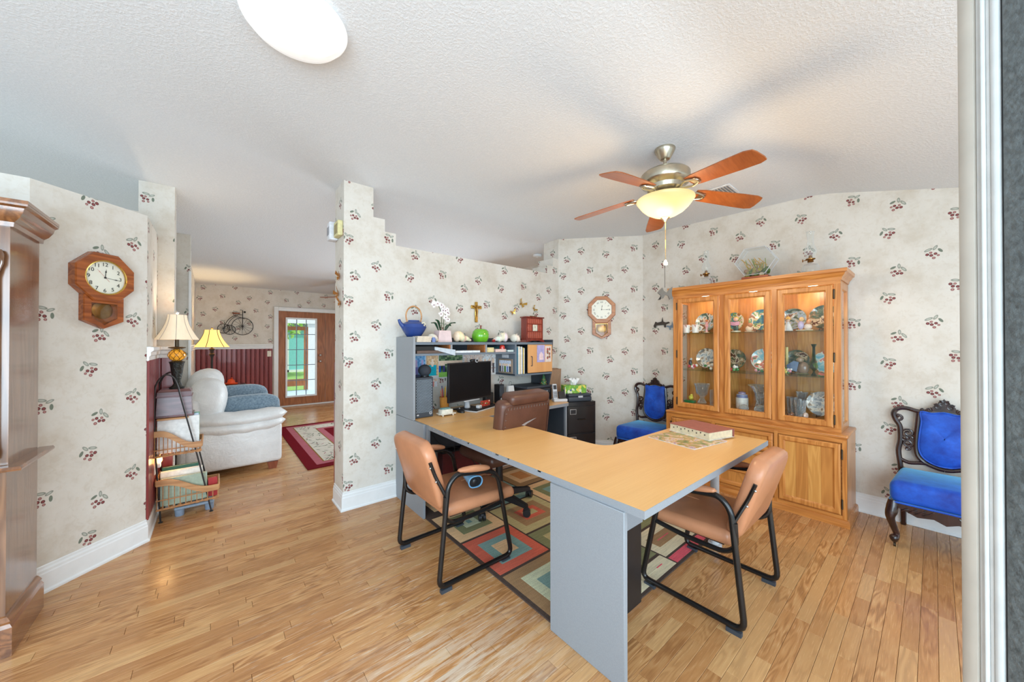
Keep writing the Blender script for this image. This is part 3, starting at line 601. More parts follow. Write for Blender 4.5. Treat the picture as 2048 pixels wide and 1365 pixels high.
def plate(y, zb, r, mi, label, X=3.93):
    t = thing('plate', label, 'plate', (X, y, zb), group='decorated plates in the china cabinet')
    d = MB(); d.m = Matrix.Translation((0, 0, r + .012)) @ Matrix.Rotation(radians(-90 + 12), 4, 'Y')
    d.lathe([(.001, .004), (r * .6, .004), (r * .68, .007), (r * .98, .018), (r, .018), (r * .985, .022), (r * .68, .011), (r * .6, .008), (.001, .008)], n=40); d.build('dish', PL[mi], t)
    s = MB()
    for k in (-1, 1): s.tube([(-.045, k * .03, .002), (-.03, k * .03, .018), (-.03, k * .03, .002), (.045, k * .02, .002), (.05, k * .015, r * .9)], .0022, 5)
    s.build('wire_stand', M['stand'], t, stuff=True)
MB().box(3.69, 4.0, h0 + .025, h1 - .025, .682, .754).build('cabinet_floor', M['oak_h'], cab)
z1s, z2s, zb = 1.4752, 1.1012, .7548
plate(1.53, z1s, .098, 0, 'small plate with a pale cottage scene on the top glass shelf, left bay')
plate(1.27, z1s, .092, 1, 'plate with dark garden scene on the top glass shelf behind the reading boy figurine')
plate(1.04, z1s, .100, 1, 'large blue and green plate with rabbits on the top glass shelf, middle bay')
plate(.80, z1s, .095, 0, 'round plate with blue sky on the top glass shelf, left in the right bay')
plate(.59, z1s, .102, 4, 'round plate with thatched cottage on the top glass shelf, rightmost')
plate(1.52, z2s, .102, 3, 'silvery blossom plate on the lower glass shelf, left bay')
plate(1.26, z2s, .098, 4, 'forest animal plate on the lower glass shelf behind the little bird')
plate(1.02, z2s, .103, 2, 'pale blue plate with red hummingbird flowers on the lower glass shelf')
plate(.78, z2s, .098, 4, 'brown and blue plate behind the owl figurine on the lower glass shelf')
plate(.575, z2s, .095, 2, 'turquoise plate behind the green bud vase')
plate(.60, zb, .10, 3, 'leaning painted plate on the cabinet floor, right bay', 3.86)
def mug(y, label):
    t = thing('mug', label, 'mug', (3.76, y, z1s), group='white mugs')
    MB().lathe([(.026, 0), (.03, .003), (.036, .085), (.033, .085), (.028, .008), (.001, .006)], n=24).build('cup', M['mug'], t)
    MB().tube(spline([(0, -.033, .07), (0, -.058, .066), (0, -.062, .04), (0, -.045, .022), (0, -.03, .02)], 5), .0045, 8).build('handle', M['mug'], t)
t = NT('flowered_china'); no = t.n('TexNoise', {'Vector': t.obj(), 'Scale': 45, 'Detail': 2}); t.set(col=t.ramp(no, [(.0, s2l(236, 232, 226)), (.60, s2l(232, 226, 220)), (.63, s2l(190, 110, 90)), (.70, s2l(90, 110, 120))], 'CONSTANT'), rough=.15); M['mug'] = t.m
mug(1.655, 'white flowered mug at the far left of the top glass shelf'); mug(1.565, 'white flowered mug in front of the small cottage plate')
SK, HR = s2l(228, 190, 165), s2l(196, 160, 90)
def figurine(y, z, label, fn, X=3.78, name='figurine', parts=None):
    t = thing(name, label, 'figurine', (X, y, z), group='porcelain figurines in the china cabinet')
    for pn, f in fn.items():
        mb = MB(); f(mb); mb.build(pn, M['vcg'], t, stuff=False)
    return t
figurine(1.465, z1s, 'slim pink and white dancer figurine with raised arms', {
    'body': lambda m: m.lathe([(.012, .0), (.008, .03), (.011, .05), (.018, .062), (.010, .075), (.013, .095), (.006, .104)], (0, 0, .006), 14, s2l(226, 170, 180)),
    'head': lambda m: m.sph((0, 0, .122), .0125, 12, 8, s2l(200, 120, 70)),
    'arm': lambda m: m.tube([(0, -.01, .10), (0, -.022, .125), (0, -.027, .15)], .0045, 7, SK), 'second_arm': lambda m: m.tube([(0, .01, .10), (0, .022, .125), (0, .027, .15)], .0045, 7, SK),
    'base': lambda m: m.cyl((0, 0, 0), (0, 0, .007), .024, n=20, col=s2l(230, 214, 180))})
figurine(1.205, z1s, 'figurine of a blond child reading a pink book, standing on a round base', {
    'legs': lambda m: m.box(-.012, .012, -.02, .02, .012, .065, s2l(60, 84, 80), .006, 2), 'body': lambda m: m.box(-.013, .013, -.02, .02, .06, .10, s2l(70, 96, 90), .008, 2),
    'book': lambda m: m.prism([(-.036, .066), (0, .06), (.036, .066), (.036, .10), (0, .094), (-.036, .10)], (-.022, 0, 0), (0, 1, 0), (0, 0, 1), -.006, .004, s2l(226, 170, 190)),
    'head': lambda m: m.sph((0, 0, .122), .021, 14, 10, SK), 'hair': lambda m: m.sph((.004, 0, .130), (.021, .022, .018), 14, 8, s2l(214, 176, 90)), 'base': lambda m: m.cyl((0, 0, 0), (0, 0, .013), .04, n=24, col=s2l(214, 206, 176))})
figurine(1.09, z1s, 'small brown and white puppy figurine in front of the rabbit plate', {
    'body': lambda m: m.sph((0, 0, .03), (.022, .03, .028), 14, 8, s2l(226, 200, 170)), 'head': lambda m: m.sph((-.012, -.012, .062), .02, 12, 8, s2l(200, 130, 80)), 'base': lambda m: m.cyl((0, 0, 0), (0, 0, .005), .036, n=20, col=s2l(224, 206, 170))}, 3.76)
figurine(.805, z1s, 'figurine of a girl in a straw hat and white dress', {
    'dress': lambda m: m.lathe([(.036, 0), (.034, .01), (.024, .04), (.013, .068), (.009, .08)], n=16, col=s2l(220, 226, 224)), 'head': lambda m: m.sph((0, 0, .092), .016, 12, 8, SK), 'hat': lambda m: m.lathe([(.03, .098), (.031, .102), (.018, .106), (.013, .122), (.001, .126)], n=18, col=s2l(214, 176, 84))}, 3.77)
figurine(.69, z1s, 'figurine of two kneeling children playing together', {
    'base': lambda m: m.box(-.03, .03, -.055, .055, 0, .008, s2l(226, 214, 190), .003), 'child': lambda m: m.sph((0, -.02, .032), (.022, .028, .026), 12, 8, s2l(230, 214, 200)).sph((-.005, -.026, .072), .019, 12, 8, s2l(214, 150, 100)),
    'other_child': lambda m: m.sph((0, .026, .045), (.02, .022, .036), 12, 8, s2l(190, 180, 214)).sph((-.004, .02, .096), .018, 12, 8, s2l(226, 190, 130))}, 3.76)
def flowers(m, cols, seed, n=12, rx=.03, ry=.045, rz=.035):
    r = random.Random(seed)
    for k in range(n):
        a = r.random() * 6.28; q = r.random() ** .5; m.sph((rx * q * cos(a) * .7, ry * q * sin(a), 0.017 + r.random() * rz), .009 + .007 * r.random(), 8, 5, cols[k % len(cols)])
G1, RD, WH, YL, PK = s2l(70, 130, 70), s2l(200, 60, 66), s2l(232, 228, 220), s2l(222, 204, 90), s2l(222, 150, 160)
figurine(1.605, z2s, 'woodpecker figurine among red and pink blossoms', {'blossoms': lambda m: flowers(m, [RD, PK, G1, WH], 3, 12), 'bird': lambda m: m.sph((0, .02, .065), (.014, .018, .034), 12, 8, s2l(40, 40, 44)).sph((-.002, .012, .105), .013, 10, 7, s2l(200, 200, 196))}, 3.78)
figurine(1.435, z2s, 'white rose figurine with green leaves', {'blossoms': lambda m: flowers(m, [WH, s2l(232, 190, 160), G1], 5, 12, rz=.05)}, 3.78)
figurine(1.205, z2s, 'little chickadee figurine perched on green leaves', {'leaves': lambda m: flowers(m, [G1, s2l(110, 170, 100), G1, RD], 8, 12, rz=.015), 'bird': lambda m: m.sph((0, 0, .045), (.018, .024, .022), 12, 8, WH).sph((-.004, -.014, .066), .014, 10, 7, s2l(80, 70, 60))}, 3.76)
figurine(1.0, z2s, 'tiny dried flower posy in front of the hummingbird plate', {'blossoms': lambda m: flowers(m, [s2l(200, 160, 110), G1, PK, WH], 14, 10, rz=.02)}, 3.76)
figurine(.81, z2s, 'posy of yellow and pink porcelain roses', {'blossoms': lambda m: flowers(m, [YL, PK, G1, WH], 9, 12, rz=.04)}, 3.76)
figurine(.715, z2s, 'brown owl figurine with spread wing', {'body': lambda m: m.sph((0, -.01, .06), (.03, .04, .055), 14, 9, s2l(128, 104, 84)), 'head': lambda m: m.sph((-.01, .01, .128), (.024, .026, .022), 12, 8, s2l(150, 128, 104)), 'wing': lambda m: m.prism([(.03, .03), (.09, .05), (.10, .08), (.05, .12), (.015, .11)], (-.02, 0, 0), (0, 1, 0), (0, 0, 1), -.006, .006, s2l(90, 110, 140)), 'base': lambda m: m.sph((0, 0, .0125), (.036, .05, .012), 12, 6, s2l(110, 104, 70))}, 3.78)
figurine(.565, z2s, 'orange butterfly figurine in front of the turquoise plate', {'wings': lambda m: m.prism([(-.04, .012), (-.01, .02), (.03, .034), (.04, .02), (.02, .006)], (0, 0, 0), (0, 1, 0), (0, 0, 1), -.004, .004, s2l(208, 96, 50)), 'twig': lambda m: m.cyl((0, -.04, .004), (0, .04, .006), .005, n=8, col=G1)}, 3.75)
v = thing('bud_vase', 'slender green glass bud vase on the lower glass shelf', 'vase', (3.79, .638, z2s)); MB().lathe([(.022, 0), (.02, .004), (.006, .03), (.008, .042), (.028, .066), (.027, .085), (.014, .14), (.010, .2), (.010, .235), (.02, .262), (.018, .262), (.008, .235), (.006, .1)], n=20).build('vessel', M['green_glass'], v)
v = thing('candle', 'thin yellow taper candle at the back of the right bay', 'candle', (3.87, .835, z2s)); MB().cyl((0, 0, .0), (0, 0, .235), .011, n=14, col=s2l(214, 194, 110)).build('taper', M['vcg'], v); MB().cyl((0, 0, .235), (0, 0, .245), .0015, n=6, col=s2l(40, 30, 20)).build('wick', M['vcm'], v)
def crystal(y, X, prof, label, name='crystal_vase', cat='vase', mat='crystal', n=20):
    return tag(MB().lathe(prof, n=n).build(name, M[mat], loc=(X, y, zb)), label, cat)
crystal(1.535, 3.84, [(.04, 0), (.045, .006), (.02, .05), (.02, .06), (.055, .10), (.062, .15), (.075, .20), (.07, .20), (.052, .11), (.01, .07)], 'cut crystal footed bowl on the cabinet floor, left bay')
crystal(1.02, 3.87, [(.06, 0), (.062, .01), (.05, .08), (.062, .15), (.085, .19), (.115, .225), (.11, .225), (.055, .15), (.044, .08), (.04, .012), (.001, .01)], 'tall flared cut crystal vase on the cabinet floor, middle bay', n=24)
v = thing('canister', 'white ceramic canister with a patterned blue band and knobbed lid', 'jar', (3.84, 1.175, zb)); MB().lathe([(.05, 0), (.052, .004), (.052, .10), (.001, .10)], n=28, col=s2l(224, 222, 216)).build('jar_body', M['vcg'], v); MB().lathe([(.046, .1), (.046, .128), (.04, .132), (.03, .136), (.03, .150), (.02, .156), (.001, .158)], n=28, cols=[s2l(120, 130, 170), s2l(200, 206, 220), s2l(150, 120, 140), s2l(160, 150, 180), s2l(120, 90, 120), s2l(190, 180, 200)]).build('lid', M['vcg'], v)
v = thing('figurine', 'green tray with a yellow chick ornament at the left of the cabinet floor', 'figurine', (3.75, 1.62, zb)); MB().box(-.03, .03, -.05, .045, 0, .032, s2l(50, 120, 70), .004).build('tray', M['vcg'], v); MB().sph((0, -.012, .058), (.022, .024, .024), 12, 8, s2l(210, 196, 70)).sph((0, -.018, .082), .013, 10, 7, s2l(214, 200, 80)).build('chick', M['vcg'], v)
tag(MB().box(-.02, .02, -.032, .032, 0, .155, bev=.003).build('clear_box', M['crystal'], loc=(3.78, 1.40, zb)), 'upright clear acrylic box beside the footed crystal bowl', 'box')
for y_, r_, l_ in ((1.13, .042, 'golden glass dome paperweight in front of the white canister'), (1.0, .048, 'clear blue glass dome paperweight in front of the tall crystal vase')): tag(MB().lathe([(r_ * .8, 0), (r_, r_ * .3), (r_ * .95, r_ * .7), (r_ * .6, r_ * 1.15), (.001, r_ * 1.3)], n=24).build('paperweight', M['crystal'], loc=(3.735, y_, zb)), l_, 'paperweight')
v = thing('small_bottle', 'tiny cobalt blue bottle beside the glass paperweights', 'bottle', (3.71, .935, zb)); MB().lathe([(.012, 0), (.014, .01), (.013, .035), (.005, .042), (.005, .05)], n=14, col=s2l(20, 26, 90)).build('bottle_body', M['vcg'], v); MB().sph((0, 0, .055), .006, 8, 6, s2l(200, 200, 210)).build('stopper', M['vcg'], v)
gl = [(.025, 0), (.027, .004), (.03, .06), (.033, .1), (.031, .1), (.026, .008), (.001, .006)]; gs = [(.028, 0), (.026, .004), (.004, .01), (.004, .05), (.03, .075), (.036, .13), (.034, .13), (.028, .08), (.001, .055)]
for k, (y_, X_, p_, l_) in enumerate(((.80, 3.86, gl, 'tall tumbler at the left end of the right bay'), (.755, 3.77, gl, 'drinking glass behind the speckled shell'), (.715, 3.72, gl, 'drinking glass in the middle of the right bay'), (.64, 3.93, gs, 'stemmed glass at the back behind the middle tumblers'), (.745, 3.94, gs, 'stemmed glass at the back beside the tall tumbler'), (.52, 3.93, gs, 'stemmed glass behind the leaning plate'))):
    tag(MB().lathe([(r * 1.25, z * 1.45) for r, z in p_], n=20).build('drinking_glass', M['crystal'], loc=(X_, y_, zb)), l_, 'glass', 'drinking glasses in the china cabinet')
def shell(mb, sc, col, seed=1):
    r = random.Random(seed); P = []
    for k in range(15):
        t_ = k / 14; a = t_ * 11; q = sc * (.06 + .34 * (1 - t_)); mb.sph((sc * (1.0 * t_ - .35), q * .35 * cos(a), sc * .40 * (1 - .6 * t_) + q * .2 * sin(a)), (sc * .22 * (1 - t_ * .6), sc * .40 * (1 - t_ * .8) + .002, sc * .38 * (1 - t_ * .8) + .002), 12, 7, tuple(min(1, c * (.85 + .3 * r.random())) for c in col))
for y_, c_, s_, l_ in ((.775, s2l(150, 100, 70), .045, 'brown speckled cowrie shell on the cabinet floor'), (.69, s2l(232, 206, 184), .06, 'pale pink conch shell on the cabinet floor')):
    m_ = MB(); m_.at(rz=1.2); shell(m_, s_, c_, 4); tag(m_.build('sea_shell', M['vcg'], loc=(3.71, y_, zb)), l_, 'shell')
# ---- on top of the cabinet
zt = 1.9405
def oil_lamp(y, h, label, X=3.8):
    t = thing('oil_lamp', label, 'oil lamp', (X, y, zt), group='glass oil lamps on the china cabinet'); s_ = h / .36
    MB().lathe([(r * s_, z * s_) for r, z in ((.055, 0), (.062, .01), (.06, .06), (.05, .085), (.02, .095), (.016, .105))], n=28).build('font', M['crystal0'], t)
    b = MB().lathe([(r * s_, z * s_) for r, z in ((.017, .103), (.022, .11), (.018, .12), (.032, .128), (.033, .134), (.014, .14), (.012, .16), (.005, .166))], n=20).build('burner', M['brass'], t)
    MB().cyl((0, .02 * s_, .125 * s_), (0, .05 * s_, .125 * s_), .003).cyl((0, .048 * s_, .125 * s_), (0, .053 * s_, .125 * s_), .012 * s_).build('wick_knob', M['brass'], b)
    MB().lathe([(r * s_, z * s_) for r, z in ((.026, .134), (.03, .15), (.042, .19), (.04, .21), (.026, .25), (.021, .29), (.026, .35), (.029, .36))], n=28).build('chimney', M['crystal0'], t)
M['crystal0'] = glass_mat('lamp_glass', (.93, .94, .93), 1.1, .03, haze=.22); M['brass'] = pm('aged_brass', s2l(150, 110, 60), .3, .9, var=.15)
oil_lamp(1.475, .36, 'small clear glass oil lamp at the left end of the china cabinet top'); oil_lamp(.658, .36, 'larger clear glass oil lamp at the right end of the china cabinet top')
tr = thing('terrarium', 'hexagonal glass terrarium with dried moss and grasses on a wooden base', 'terrarium', (3.80, 1.045, zt))
MB().box(-.06, .06, -.115, .115, 0, .02, bev=.004).box(-.05, .05, -.105, .105, .019, .042, bev=.004).build('wooden_base', wood('cherry_base', s2l(176, 88, 48), s2l(140, 60, 30), 1, .3), tr)
hx = [(.16 * cos(radians(60 * k)), .178 + .14 * sin(radians(60 * k))) for k in range(6)]
tg = MB().prism(hx, (-.05, 0, 0), (0, 1, 0), (0, 0, 1), 0, .10).build('glass_case', M['crystal0'], tr, smooth=False)
for k in range(6):
    a, b = hx[k], hx[(k + 1) % 6]
    for x in (-.05, .05): MB().cyl((x, a[0], a[1]), (x, b[0], b[1]), .0028, n=6).build('seam', M['silver'], tg)
ms = MB(); r = random.Random(6)
for k in range(46): ms.sph(((r.random() - .5) * .07, (r.random() - .55) * .17, .052 + r.random() * .05), .012 + r.random() * .012, 7, 5, r.choice((s2l(110, 130, 50), s2l(80, 104, 44), s2l(150, 140, 70), s2l(150, 120, 90), s2l(190, 176, 140))))
for k in range(26):
    y_ = (r.random() - .6) * .14; ms.tube([(0, y_, .08), ((r.random() - .5) * .05, y_ + (r.random() - .3) * .06, .13 + r.random() * .03), ((r.random() - .5) * .06, y_ + (r.random() - .1) * .1, .15 + r.random() * .07)], .003, 5, r.choice((s2l(190, 150, 60), s2l(130, 150, 60), s2l(210, 170, 90))))
ms.build('dried_plants', M['vcm'], tr, stuff=True)
# ---------------------------------------------------------------- two blue velvet chairs
t = NT('blue_velvet'); no = t.n('TexNoise', {'Vector': t.obj(), 'Scale': 9, 'Detail': 5, 'Roughness': .65}); t.set(col=t.ramp(no, [(.3, s2l(8, 44, 140)), (.7, s2l(24, 92, 206))]), rough=.65, sheen=.9, norm=t.bump(no, .15, .01)); M['velvet'] = t.m; t.b.inputs['Sheen Tint'].default_value = (.3, .75, 1, 1); t.b.inputs['Sheen Roughness'].default_value = .35
M['mahog'] = wood('dark_carved_mahogany', s2l(58, 32, 28), s2l(30, 16, 14), 2, .25, coat=.4)
def scroll(c, r, turns=1.4, a0=0, k=16, flip=1, axis='xz', dy=0):
    return [(c[0] + flip * r * (1 - .75 * i / k) * cos(a0 + turns * 2 * pi * i / k), dy, c[1] + r * (1 - .75 * i / k) * sin(a0 + turns * 2 * pi * i / k)) for i in range(k + 1)]
def velvet_chair(label):
    t = thing('side_chair', label, 'chair', group='carved side chairs in blue velvet')
    st = MB().box(-.245, .245, -.215, .245, .30, .44, bev=.04, seg=4); st.v = [(x * (1 - .12 * max(0, -y) / .2), y, z + (.05 * (1 - (x / .26) ** 2) * (1 - ((y - .01) / .26) ** 2) if z > .38 else 0)) for x, y, z in st.v]
    s_ = st.build('seat', M['velvet'], t, sharp=80)
    MB().tube(rnd([(-.225, -.21, .306), (-.247, .247, .306), (.247, .247, .306), (.225, -.21, .306)], .03, 4), .006, 6).build('welt', M['velvet'], s_)
    # carved apron
    ap = [(-.235, .30), (.235, .30), (.235, .275), (.19, .268), (.12, .235), (.05, .248), (0, .225), (-.05, .248), (-.12, .235), (-.19, .268), (-.235, .275)]
    a_ = MB().prism(ap, (0, .235, 0), (1, 0, 0), (0, 0, 1), -.012, .012).build('apron', M['mahog'], t)
    cv = MB()
    for f in (-1, 1):
        for k in range(4): cv.tube([(f * (.05 + .035 * k), .249, .29 - .004 * k), (f * (.07 + .035 * k), .252, .27), (f * (.10 + .03 * k), .249, .255)], .0045, 6)
    cv.build('carving', M['mahog'], a_, stuff=True)
    for sx in (-1, 1): MB().box(sx * .222 - .012, sx * .222 + .012, -.2, .22, .262, .30).build('side_rail', M['mahog'], t)
    MB().box(-.2, .2, -.205, -.185, .27, .31).build('back_rail', M['mahog'], t)
    for sx in (-1, 1):
        lg = MB().tube(spline([(sx * .226, .226, .31), (sx * .232, .236, .25), (sx * .240, .246, .20), (sx * .226, .226, .13), (sx * .214, .212, .08), (sx * .224, .226, .055), (sx * .222, .222, .035)], 5), [.026, .0265, .028, .030, .031, .031, .031, .030, .028, .026, .024, .022, .021, .02, .0195, .019, .018, .0175, .0165, .016, .0165, .018, .02, .022, .024, .024, .022, .02, .018, .017, .016][:31], 10).build('front_leg', M['mahog'], t)
        MB().cyl((sx * .222 - .006, .222, .012), (sx * .222 + .006, .222, .012), .0125, n=14).cyl((sx * .222, .222, .018), (sx * .222, .222, .04), .006).build('caster', M['bronze'], lg)
        MB().tube([(sx * .20, -.21, .31), (sx * .20, -.222, .15), (sx * .20, -.25, 0)], [.02, .018, .016], 8).build('rear_leg', M['mahog'], t)
    yb = lambda z: -.205 - (z - .3) * .05
    # back: stiles with scrolled shoulders, crest rail, carved sides, padded shield
    bk = thing_part = bpy.data.objects.new('back_frame', None); COL.objects.link(bk); bk.parent = t
    for f in (-1, 1):
        pts = [(f * .205, .30), (f * .212, .45), (f * .222, .56), (f * .212, .64), (f * .214, .74), (f * .236, .79), (f * .246, .835), (f * .225, .872), (f * .18, .882), (f * .13, .868), (f * .10, .866)]
        MB().tube([(p.x, yb(p.z), p.z) for p in spline([(a, 0, b) for a, b in pts], 4)], .0165, 8, flat=.9).build('stile', M['mahog'], bk)
        MB().tube([(a, yb(b) + .004, b) for a, c, b in scroll((f * .222, .805), .026, 1.2, 1.0, 14, f)], .008, 6).build('shoulder_scroll', M['mahog'], bk)
        MB().tube([(p.x, yb(p.z), p.z) for p in spline([(f * .118, 0, .875), (f * .126, 0, .78), (f * .134, 0, .66), (f * .132, 0, .56), (f * .10, 0, .505), (f * .04, 0, .475), (0, 0, .468)], 4)], .0135, 8).build('inner_frame', M['mahog'], bk)
        MB().tube([(p.x, yb(p.z), p.z) for p in spline([(f * .212, 0, .50), (f * .17, 0, .482), (f * .12, 0, .49), (f * .09, 0, .495)], 4)], .013, 8).build('lower_rail', M['mahog'], bk)
        for (cx_, cz_, r_, tn, a0) in ((.172, .70, .03, 1.3, .5), (.172, .625, .028, 1.4, 3.6), (.158, .665, .022, 1.3, 2.), (.188, .66, .02, 1.2, 5.), (.175, .585, .016, 1.2, 1.)):
            MB().tube([(a, yb(b) + .003, b) for a, c, b in scroll((f * cx_, cz_), r_, tn, a0, 14, f)], .0065, 6).build('carved_scroll', M['mahog'], bk)
    cr = MB().prism([(-.13, .862), (-.10, .885), (-.06, .893), (-.045, .925), (-.02, .945), (0, .972), (.02, .945), (.045, .925), (.06, .893), (.10, .885), (.13, .862), (.06, .876), (0, .882), (-.06, .876)][::-1], (0, -.232, 0), (1, 0, 0), (0, 0, 1), -.012, .010).build('crest', M['mahog'], bk)
    cv = MB()
    for f in (-1, 1):
        for (cx_, cz_, r_, a0) in ((.03, .915, .022, .6), (.07, .888, .018, 2.), (.10, .884, .014, 3.), (.015, .945, .014, 1.)): cv.tube([(a, -.222, b) for a, c, b in scroll((f * cx_, cz_), r_, 1.3, a0, 12, f)], .005, 6)
    cv.build('crest_carving', M['mahog'], cr, stuff=True)
    sh = [(-.112, .872), (-.108, .80), (-.118, .70), (-.122, .60), (-.10, .535), (-.05, .498), (0, .49), (.05, .498), (.10, .535), (.122, .60), (.118, .70), (.108, .80), (.112, .872), (.06, .866), (0, .878), (-.06, .866)]
    pts = [(p.x, p.z) for p in spline([(a, 0, b) for a, b in sh], 3, True)]; n = len(pts); v = []
    for sc, d in ((1, .0), (.985, .016), (.9, .024), (.5, .030), (.02, .031)): v += [(a * sc, yb(b) - .004 + d, (b - .69) * sc + .69) for a, b in pts]
    f_ = [(i * n + j, i * n + (j + 1) % n, (i + 1) * n + (j + 1) % n, (i + 1) * n + j) for i in range(4) for j in range(n)] + [list(range(n))]
    pd = MB().add(v, f_).build('back_pad', M['velvet'], t, sharp=80)
    MB().tube([(a * .985, yb(b) + .012, (b - .69) * .985 + .69) for a, b in pts], .0055, 6, closed=True).build('welt', M['velvet'], pd)
    return t
B1 = velvet_chair('carved dark wood chair with blue velvet seat beside the entrance frame'); B1.location = (3.745, -.045, 0); B1.rotation_euler.z = radians(90)
B2 = copy_tree(B1); B2.location = (3.725, 2.09, 0); B2.rotation_euler.z = radians(93); B2['label'] = 'carved dark wood chair with blue velvet seat in the corner left of the china cabinet'
# ---------------------------------------------------------------- tall wooden cabinet at the left edge
M['walnut'] = wood('warm_walnut', s2l(142, 100, 68), s2l(100, 66, 44), 2, .2, coat=.5); M['walnut_h'] = wood('warm_walnut_h', s2l(150, 98, 60), s2l(98, 60, 36), 1, .18, coat=.5)
tc = thing('tall_cabinet', 'tall dark wood cabinet with crown moulding at the left edge', 'cabinet', (0, 0, 0))
MB().box(-1.5, -.70, 2.64, 2.98, .81, 1.90).build('upper_case', M['walnut'], tc); MB().box(-1.5, -.70, 2.625, 2.98, .0, .81).build('lower_case', M['walnut'], tc)
MB().sweep([(0, 0), (.012, 0), (.014, .02), (.03, .035), (.045, .06), (.05, .08), (.062, .088), (.064, .112), (0, .112)], [(-1.5, 2.64, 1.888), (-.70, 2.64, 1.888), (-.70, 2.985, 1.888)]).build('crown', M['walnut_h'], tc, sharp=22)
MB().box(-1.5, -.636, 2.576, 2.985, 1.985, 2.0).build('crown_top', M['walnut_h'], tc)
MB().sweep([(0, 0), (.05, .0), (.052, .008), (.046, .018), (0, .018)], [(-1.5, 2.63, .812), (-.70, 2.63, .812), (-.70, 3.0, .812)]).build('waist_ledge', M['walnut_h'], tc, sharp=22)
MB().sweep([(0, 0), (.024, 0), (.024, .125), (.016, .14), (.018, .15), (.006, .168), (0, .172)], [(-1.5, 2.625, 0), (-.70, 2.625, 0), (-.70, 2.98, 0)]).build('base_moulding', M['walnut_h'], tc, sharp=22)
MB().lathe([(.022, 0), (.026, .03), (.022, .05), (.02, .1), (.02, .8), (.026, .83), (.034, .86), (.036, .90), (.03, .92)], (-.745, 2.618, .86), 18).build('corner_column', M['walnut'], tc)
MB().box(-1.45, -.78, 2.625, 2.641, .9, 1.82, bev=.006).build('door', M['walnut_h'], tc)
# ---------------------------------------------------------------- octagonal wall clocks
def clock_mats():
    M['clock_wood'] = wood('clock_walnut', s2l(176, 96, 44), s2l(126, 62, 28), 0, .25, coat=.3); M['clock_oak'] = wood('clock_oak', s2l(190, 122, 66), s2l(156, 92, 44), 0, .35)
    M['face'] = pm('cream_dial', s2l(232, 230, 214), .35, var=.02); M['ink'] = pm('black_ink', (.012, .012, .012), .5); M['red'] = pm('red_hand', s2l(190, 60, 40), .4); M['gold'] = pm('polished_brass', s2l(214, 176, 92), .22, .95, var=.1)
clock_mats()
def text(body, size, mat, parent, loc, rot=0, ext=.0003, align=True):
    c = bpy.data.curves.new('lettering', 'FONT'); c.body = body; c.size = size; c.extrude = ext; c.align_x = 'CENTER' if align else 'LEFT'; c.align_y = 'CENTER'
    o = bpy.data.objects.new('lettering', c); me = bpy.data.meshes.new_from_object(o); bpy.data.objects.remove(o); o = bpy.data.objects.new('lettering', me); me.materials.append(mat)
    COL.objects.link(o); o.parent = parent; o.location = loc; o.rotation_euler = rot if rot else (pi / 2, 0, 0); return o
